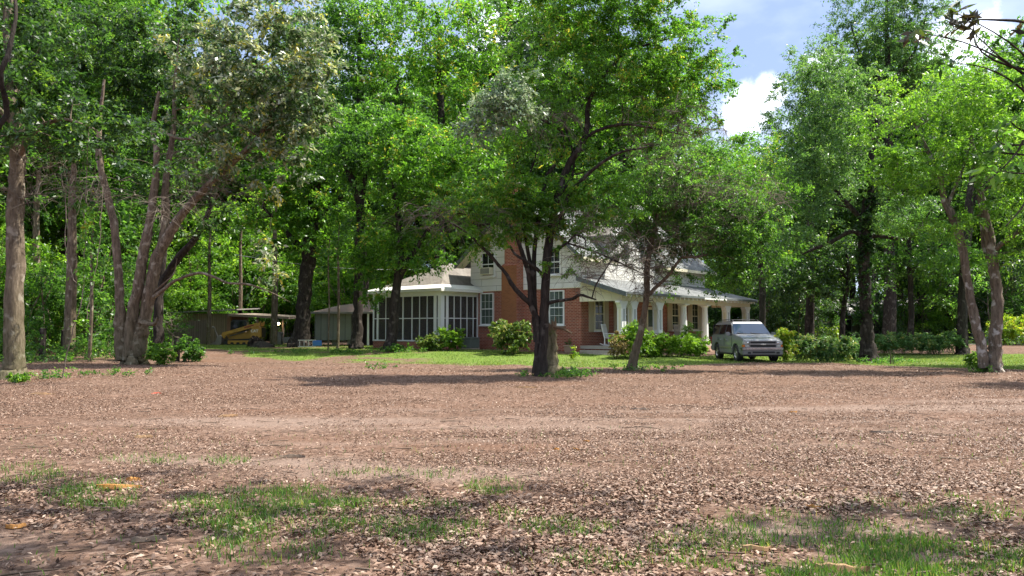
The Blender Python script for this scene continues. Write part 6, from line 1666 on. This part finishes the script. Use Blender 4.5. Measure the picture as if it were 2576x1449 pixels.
# saplings and brush under them
def proto_brush(name, lm, seed, H, W, leaf, n, per, cr):
    r = np.random.default_rng(seed)
    t = thing(name, 'x', 'understory tree', (0, 0, 0))
    bl = [(np.array([W * .5 * r.normal() * .6, W * .5 * r.normal() * .6, H * z]), np.array([W * .5, W * .5, H * .22]), 1.0) for z in (.25, .4, .55, .7, .82)]
    C, out = blob_clumps(bl, n, r, .5); C[:, 2] = np.maximum(C[:, 2], .25)
    V, Q, v = crown_np(C, out, r, per, cr * (.6 + .8 * r.random(n)), leaf)
    link('foliage', mesh_np('foliage', V, Q, fattr={'v': v}), lm, t)
    Vs, Qs, off = [], [], 0
    for k in range(4):
        a = r.normal(size=2) * .35; b = r.normal(size=2) * W * .3
        pts = catmull(np.array([(a[0], a[1], -.2), (a[0] * 1.4 + .1 * r.normal(), a[1] * 1.4, H * .35), ((a[0] + b[0]) * .8, (a[1] + b[1]) * .8, H * .7), (b[0], b[1], H * .95)]), 4)
        V, Q = tube_np(pts, np.linspace(.07, .012, len(pts)), 6); Vs.append(V); Qs.append(Q + off); off += len(V)
    nd = np.vstack(Vs); lv, lq, _, _ = limbs(nd[::6], np.full(len(nd[::6]), .04), C[::2], r, .012)
    link('trunk', mesh_np('trunk', np.vstack(Vs + lv), np.vstack(Qs + [q + off for q in lq]), smooth=True), B_brown, t)
    return t
bp_ = [proto_brush('sapling', L_under, 81, 7.5, 4.2, .2, 130, 80, .75), proto_brush('sapling', L_mid, 82, 6.5, 4.4, .2, 130, 80, .75), proto_brush('sapling', L_lime, 83, 8.5, 4.0, .2, 130, 80, .75), proto_brush('sapling', L_dark, 84, 6.5, 4.2, .2, 130, 80, .75)]
used = set()
bsp = []
for Y, p0, p1, n in ((41, -120, 120, 3), (45, -200, 300, 5), (52, -200, 340, 5), (60, -250, 420, 6), (72, -250, 1020, 17), (79, -200, 380, 8), (78, 400, 1060, 16), (86, 400, 1300, 10), (66, 1880, 2720, 7), (75, 1820, 2750, 11), (60, 2480, 2750, 3), (58, 1930, 2050, 2), (74, 1640, 1900, 6), (84, 1600, 1900, 6)):
    for k in range(n): bsp.append((p0 + (p1 - p0) * (k + .5 + .7 * (rw.random() - .5)) / n, Y + 4 * (rw.random() - .5), 'left' if p1 < 1400 else 'right'))
for px, Y, side in bsp:
    x = (px - 1288) / F * Y
    j = int(rw.choice(4, p=[.45, .12, .37, .06])) if side == 'left' else int(rw.choice(4, p=[.06, .40, .04, .50]))  # right side favours dark leaf colours to stand in for the shade
    o = bp_[j]
    if j in used: o = dup(o)
    used.add(j)
    sc = (.6 + .55 * rw.random()) * (1.75 if side == 'left' and Y > 75 and 380 < px < 1080 else 1)
    place(o, x, Y, sc, rw.random() * 6.28, ['fresh green', 'plain green', 'lime green', 'dark green'][j] + (' sapling in the brush under the woods on the left' if side == 'left' else ' sapling in the shade under the woods on the right'), 'saplings under the woods on the ' + side)

# far wood behind everything: one mass
r_ = np.random.default_rng(99)
Cs_ = []
for k_ in range(3600):
    px = r_.uniform(-700, 3300); Y = r_.uniform(108, 122)
    lim = max(0, top_limit(px) + 120) if px > 1700 else 150
    py = r_.uniform(lim + 20, 850) if k_ % 3 else r_.uniform(600, 860)
    Cs_.append(P(px, py, Y))
Cs_ = np.array(Cs_); oo = np.zeros_like(Cs_); oo[:, 1] = -.5
V, Q, v = crown_np(Cs_, oo, r_, 78, np.full(len(Cs_), 2.9), .62)
fw = link('far_woods', mesh_np('far_woods', V, Q, fattr={'v': v}), L_mid)
fw['kind'] = 'stuff'; tag(fw, 'far green mass of woods closing off the view behind every tree', 'woods')

# undergrowth along the left edge of the yard and under the right hand trees
r_ = np.random.default_rng(55)
n = 620
px = r_.uniform(-120, 700, n); Y = r_.uniform(34.5, 47, n)
ok = (Y > np.interp(px, [-120, 60, 300, 400, 470, 700], [30, 34, 37, 38, 46, 60]))
px, Y = px[ok], Y[ok]
x = (px - 1288) / F * Y
Cu = np.stack([x, Y, ground_z(x, Y) + .12 + .9 * r_.random(len(x)) ** 2.2 * sstep(560, 200, px)], 1)
def brush(name, Cu, leafm, label, per=66, leaf=.13):
    oo = np.zeros_like(Cu); oo[:, 2] = .5
    V, Q, v = crown_np(Cu, oo, r_, per, .32 + .3 * r_.random(len(Cu)), leaf)
    V[:, 2] = np.maximum(V[:, 2], ground_z(V[:, 0], V[:, 1]) + .01)
    o = link(name, mesh_np(name, V, Q, fattr={'v': v}), leafm)
    o['kind'] = 'stuff'; tag(o, label, 'undergrowth')
brush('undergrowth', Cu, L_mid, 'leafy dark undergrowth at the foot of the woods on the left')
n2 = 260
px = r_.uniform(1880, 2750, n2); Y = r_.uniform(52, 66, n2); x = (px - 1288) / F * Y
brush('undergrowth', np.stack([x, Y, ground_z(x, Y) + .1 + .9 * r_.random(n2) ** 2], 1), L_dark, 'dark undergrowth in the shade beyond the hedge row on the right')  # darker leaf colour than on the left, standing in for the shade
# ivy and leafy plants creeping round the feet of the yard trees
Cg = []
for px, Y, w, k in ((1440, 25.0, 55, 34), (1400, 24.3, 40, 14), (1345, 24.6, 30, 8), (1600, 29.6, 60, 16), (1640, 29.8, 70, 12), (2200, 35.4, 60, 36), (2235, 34.6, 40, 14), (2455, 28.3, 26, 16), (950, 30.2, 40, 9), (240, 26, 120, 22), (120, 24.5, 60, 10), (880, 41, 70, 30), (1010, 41.5, 60, 20), (700, 41, 120, 18)):
    for _ in range(k):
        p = px + w * r_.normal() * .6; y = Y + .5 * r_.normal(); x = (p - 1288) / F * y
        Cg.append((x, y, gz(x, y) + .05 + .16 * r_.random() ** 2))
Cg = np.array(Cg); oo = np.zeros_like(Cg); oo[:, 2] = .4
V, Q, v = crown_np(Cg, oo, r_, 34, .14 + .12 * r_.random(len(Cg)), .075, lw=.6)
V[:, 2] = np.maximum(V[:, 2], ground_z(V[:, 0], V[:, 1]) + .005)
gi = link('ground_ivy', mesh_np('ground_ivy', V, Q, fattr={'v': v}), L_mid)
gi['kind'] = 'stuff'; tag(gi, 'ivy and weeds creeping round the feet of the yard trees', 'ground ivy')

# ---- shrubs on the right
for px, top, bot, rx, Y, lm, lab, sd in (
    (1975, 826, 908, 26, 36.4, L_yel, 'yellow-green bush touching the right side of the suv', 91),
    (2022, 842, 906, 30, 37.0, L_nand, 'loose feathery bush just right of the yellow-green one', 92),
    (2072, 846, 908, 26, 36.6, L_nand, 'feathery bush in the left row, two places right of the yellow-green one', 93),
    (2118, 846, 908, 28, 37.0, L_nand, 'feathery bush in the left row next to the ivied trunk', 94),
    (2150, 850, 908, 22, 38.5, L_nand, 'small feathery bush half behind the ivied trunk', 95),
    (2222, 842, 896, 28, 43.6, L_nand, 'feathery bush of the stemmed row just right of the ivied trunk', 96),
    (2262, 838, 896, 32, 44.0, L_nand, 'tall bare-footed bush, second from the ivied trunk in the stemmed row', 97),
    (2314, 842, 896, 28, 44.0, L_nand, 'bare-footed bush in the middle of the stemmed row', 98),
    (2348, 844, 896, 26, 44.0, L_nand, 'bare-footed bush next to the last of the stemmed row', 99),
    (2386, 836, 896, 34, 44.0, L_nand, 'last bare-footed bush at the right end of the stemmed row', 100)):
    lo_ = [(0, .55, 1, .42)] if sd < 96 else [(0, .66, 1, .34)]
    make_shrub('nandina_bush', lab, px, top, bot, rx, Y, lm, sd, 56, 110, .12, .26, lw=.3, lobes=lo_, droop=.4, flat=.9, group=None)
make_shrub('shrub', 'round bright yellow-green shrub far back in the shade', 2082, 818, 850, 24, 58, L_yel, 101, 50, 70, .2, .4)
make_shrub('shrub', 'bright sunlit bush behind the twin trunks at the right edge', 2548, 795, 855, 46, 56, L_yel, 102, 70, 80, .2, .5)
make_shrub('shrub', 'small leafy sprout at the left foot of the twin trunks', 2452, 882, 936, 18, 28.6, L_under, 103, 20, 60, .1, .18)

def sapling_stake():
    g = G(2234, 33.6)
    t = thing('broken_stake', 'short broken stake in the lawn right of the ivied trunk', 'stake', g)
    m = MB(); m.tube([(0, 0, -.1), (.02, 0, .35), (-.02, 0, .62)], [.04, .035, .012], 7); m.build('stick', B_brown, t)
    m = MB(); m.tube([(.12, 0, -.05), (.1, 0, .3), (.16, 0, .42)], [.025, .02, .008], 6); m.build('side_shoot', B_brown, t)
sapling_stake()
def pole():
    g = G(1973, 60)
    t = thing('utility_pole', 'thin pale pole standing in the shade right of the porch', 'pole', g)
    h = P(1973, 735, 60)[2] - g[2]
    MB().lathe([(.09, -.2), (.085, h), (.001, h + .02)], 10).build('shaft', mat('pale_pole', (.42, .40, .36), .8, noise=(5, .5, (.3, .28, .25))), t)
    q = MB(); q.box(-.13, .13, -.16, -.09, h - 2.4, h - 2.0); q.build('meter_box', M_white, t)
pole()
def thin_post(px, top, bot, Y, label, r0=.05):
    g = G(px, Y); h = P(px, top, Y)[2] - g[2]
    t = thing('thin_trunk', label, 'tree', g)
    m = MB(); m.tube([(0, 0, -.1), (.04, 0, h * .4), (-.06, 0, h * .8), (.02, 0, h)], [r0, r0 * .85, r0 * .6, r0 * .35], 7); m.build('trunk', B_brown, t)
    r = np.random.default_rng(int(px))
    k = np.array([(0, 0, h * z) for z in (.75, .85, .95, 1.0)]) + r.normal(size=(4, 3)) * .3
    V, Q, v = crown_np(k, np.zeros((4, 3)), r, 120, np.full(4, .7), .18); link('crown', mesh_np('crown', V, Q, fattr={'v': v}), L_mid, t)
thin_post(852, 560, 880, 46, 'thin leaning sapling trunk in front of the metal shed', .09)
thin_post(828, 600, 886, 44, 'thinnest straight sapling left of the metal shed front', .05)
thin_post(692, 520, 862, 57, 'slim mossy trunk between the loader and the thick oak', .26)
thin_post(528, 560, 858, 56, 'pale crooked trunk in front of the weathered shed', .16)
thin_post(180, 380, 900, 39, 'dark straight trunk in the brush between the left trunk and the magnolia', .3)
thin_post(90, 430, 890, 43, 'dim mossy trunk in the brush just right of the left edge trunk', .27)
thin_post(232, 560, 905, 36, 'thin dead trunk with peeling bark left of the magnolia', .09)
thin_post(606, 560, 850, 68, 'forked looking slim trunk behind the lean-to roof', .2)

# ---- neighbours' houses in the trees
def neighbour(name, label, p0, p1, Y, ztop, zroof, wallm, roofm, wins):
    a, b = (p0 - 1288) / F * Y, (p1 - 1288) / F * Y
    g = gz((a + b) / 2, Y)
    t = thing(name, label, 'house', ((a + b) / 2, Y, g)); w = (b - a) / 2
    MB().box(-w, w, 0, 7, -.3, ztop).build('wall', wallm, t)
    V = [(-w - .5, -.6, ztop), (w + .5, -.6, ztop), (w + .5, 7.6, ztop), (-w - .5, 7.6, ztop), (-w - .5, 3.5, zroof), (w + .5, 3.5, zroof)]
    MB().add(V, [(0, 1, 5, 4), (2, 3, 4, 5), (1, 2, 5), (3, 0, 4), (0, 3, 2, 1)]).build('roof', roofm, t)
    for x, z0, ww, hh in wins:
        f = MB().box(x - ww / 2 - .08, x + ww / 2 + .08, -.05, -.003, z0 - .08, z0 + hh + .08).build('window', M_white, t)
        MB().box(x - ww / 2, x + ww / 2, -.07, -.052, z0, z0 + hh).build('pane', M_glass, f)
M_nroof = mat('pale_roof', (.44, .43, .42), .8, noise=(1.2, .8, (.26, .26, .25)))
neighbour('neighbour_house', 'long low tan house with a pale roof hidden in the shady trees', 2040, 2400, 80, 2.5, 4.3, mat('tan_wall', (.30, .24, .17), .8, noise=(.8, .6, (.2, .16, .12))), M_nroof, [(-4, .9, 1.4, 1.2), (1, .9, 1.4, 1.2), (5, .9, 1.0, 1.2)])
neighbour('neighbour_house', 'white walled house glimpsed behind the twin trunks', 2440, 2640, 72, 3.0, 4.6, mat('white_wall', (.66, .66, .63), .7), M_nroof, [(-2.3, 1.1, 1.0, 1.4), (1.5, 1.1, 1.0, 1.4)])
rd = MB(); rd.add([(22, 58, .336), (75, 58, .336), (75, 61.5, .336), (22, 61.5, .336)], [(0, 1, 2, 3)])
sr = rd.build('side_road', mat('pale_gravel', (.42, .38, .33), .95, noise=(3, .6, (.30, .25, .2)))); sr['kind'] = 'structure'

# ---- trees beside and behind us whose boughs come into the top corners; unseen high crowns added to shade the near yard
def near_tree(name, label, base, H, blobs, lm, bm_, seed, n, per, stems=None, leaf=.13, cr=.5, rad=.28):
    x, y = base; g = gz(x, y)
    S = [[(x, y, g, rad), (x + .1, y, H * .3, rad * .8), (x - .05, y + .1, H * .6, rad * .6), (x, y, H * .9, rad * .2)]] + (stems or [])
    return make_tree(name, label, S, blobs, 0, n, per, cr, leaf, lm, bm_, seed, px=False, branch_from=.3, r0=.035)
Pv = lambda a, b, Y: tuple(P(a, b, Y))
A = lambda a, b, Y, r: (np.array(P(a, b, Y)), np.array(r), 1.0)
near_tree('overhanging_tree', 'dark near boughs with long leaves reaching in at the top right corner', (7.6, 5.0), 12,
    [(np.array([8.6, 6.6, 8.8]), np.array([2.0, 1.6, 1.2]), .8), (np.array([3.8, 7.2, 9.4]), np.array([3.0, 2.0, 1.1]), .8), (np.array([.3, 7.6, 9.8]), np.array([2.8, 2.0, 1.0]), .9)],
    L_mid, B_dark, 111, 120, 70, stems=[[(7.6, 5.0, 4.2, .10), (*Pv(2700, 120, 6.3), .03), (*Pv(2590, 60, 6.3), .012), (*Pv(2500, 50, 6.2), .007), (*Pv(2430, 50, 6.1), .004)],
        [(*Pv(2700, 120, 6.3), .02), (*Pv(2610, 260, 6.2), .013), (*Pv(2560, 380, 6.2), .008), (*Pv(2470, 470, 6.1), .004)], [(*Pv(2610, 260, 6.2), .012), (*Pv(2590, 480, 6.1), .008), (*Pv(2530, 570, 6.0), .004)]], leaf=.15, cr=.6)
rt = np.random.default_rng(31)
pts = [(2440, 70, 6.1), (2455, 40, 6.1), (2325, 85, 6.0), (2400, 30, 6.1), (2480, 420, 6.1), (2500, 380, 6.1), (2540, 430, 6.2), (2560, 300, 6.2), (2520, 520, 6.0), (2550, 560, 6.0), (2570, 200, 6.2), (2560, 640, 6.0), (2400, 160, 6.1), (2590, 60, 6.2), (2570, 420, 6.1), (2510, 330, 6.1)]
ot = [o for o in COL.objects if o.name.startswith('overhanging_tree')][0]
lo = np.array(ot.location)
L_backlit = leaf_mat('backlit_bronze_leaf', [(0, (0.03, 0.025, 0.018)), (0.45, (0.055, 0.042, 0.03)), (0.7, (0.05, 0.075, 0.02)), (1, (0.08, 0.13, 0.03))], rough=.5, trans=.25)  # brownish leaves with the dark of backlighting put into their colour
pts = [q for q in pts if q[1] < 450]
for nm, sel, lm_ in (('backlit_bronze_leaves', [q for q in pts if q[1] < 100], L_backlit), ('low_leaves', [q for q in pts if q[1] >= 100], L_mid)):
    Cn = np.array([P(*q) for q in sel]); oo = np.zeros_like(Cn); oo[:, 0] = -.3; oo[:, 2] = -.2
    V, Q, v = crown_np(Cn, oo, rt, 22, np.full(len(Cn), .15), .11, lw=.33, twigs=4)
    link(nm, mesh_np(nm, V - lo, Q, fattr={'v': v}), lm_, ot)
Vs, Qs, off = [], [], 0
for q in pts:
    a = P(2600, (q[1] + 150) / 1.6 + 60, 6.3); c = P(*q); m_ = (a + c) / 2 + rt.normal(size=3) * .12
    tt = np.linspace(0, 1, 7)[:, None]; pp = a * (1 - tt) ** 2 + 2 * m_ * tt * (1 - tt) + c * tt * tt
    V, Q = tube_np(pp, np.linspace(.011, .003, 7), 5); Vs.append(V); Qs.append(Q + off); off += len(V)
link('low_twigs', mesh_np('low_twigs', np.vstack(Vs) - lo, np.vstack(Qs), smooth=True), B_dark, ot)
near_tree('overhanging_tree', 'thick dark bough cutting the top left corner', (-7.0, 4.6), 12,
    [(np.array([-6.4, 3.6, 8.6]), np.array([3.0, 3.0, 1.6]), 1.0)], L_mid, B_dark, 112, 60, 80, stems=[[(-7.0, 4.6, 3.4, .13), (*Pv(-80, 330, 7.2), .03), (*Pv(2, 180, 7.2), .022), (*Pv(30, 95, 7.3), .018), (*Pv(40, 20, 7.4), .016), (*Pv(24, -60, 7.4), .014)]], leaf=.15, cr=.6)

# service wire from the far trees to the house roof
a = np.array(at_house(.3, 8.3, 5.0)); b = np.array((-19.0, 53.0, 6.6))
tt = np.linspace(0, 1, 14)[:, None]; pp = a * (1 - tt) + b * tt; pp[:, 2] -= .5 * np.sin(np.pi * tt[:, 0])
V, Q = tube_np(pp, np.full(14, .018), 5)
wr = link('service_wire', mesh_np('service_wire', V, Q, smooth=True), mat('pale_wire', (.5, .5, .48), .6))
tag(wr, 'pale overhead wire running from the woods to the house gable', 'wire')
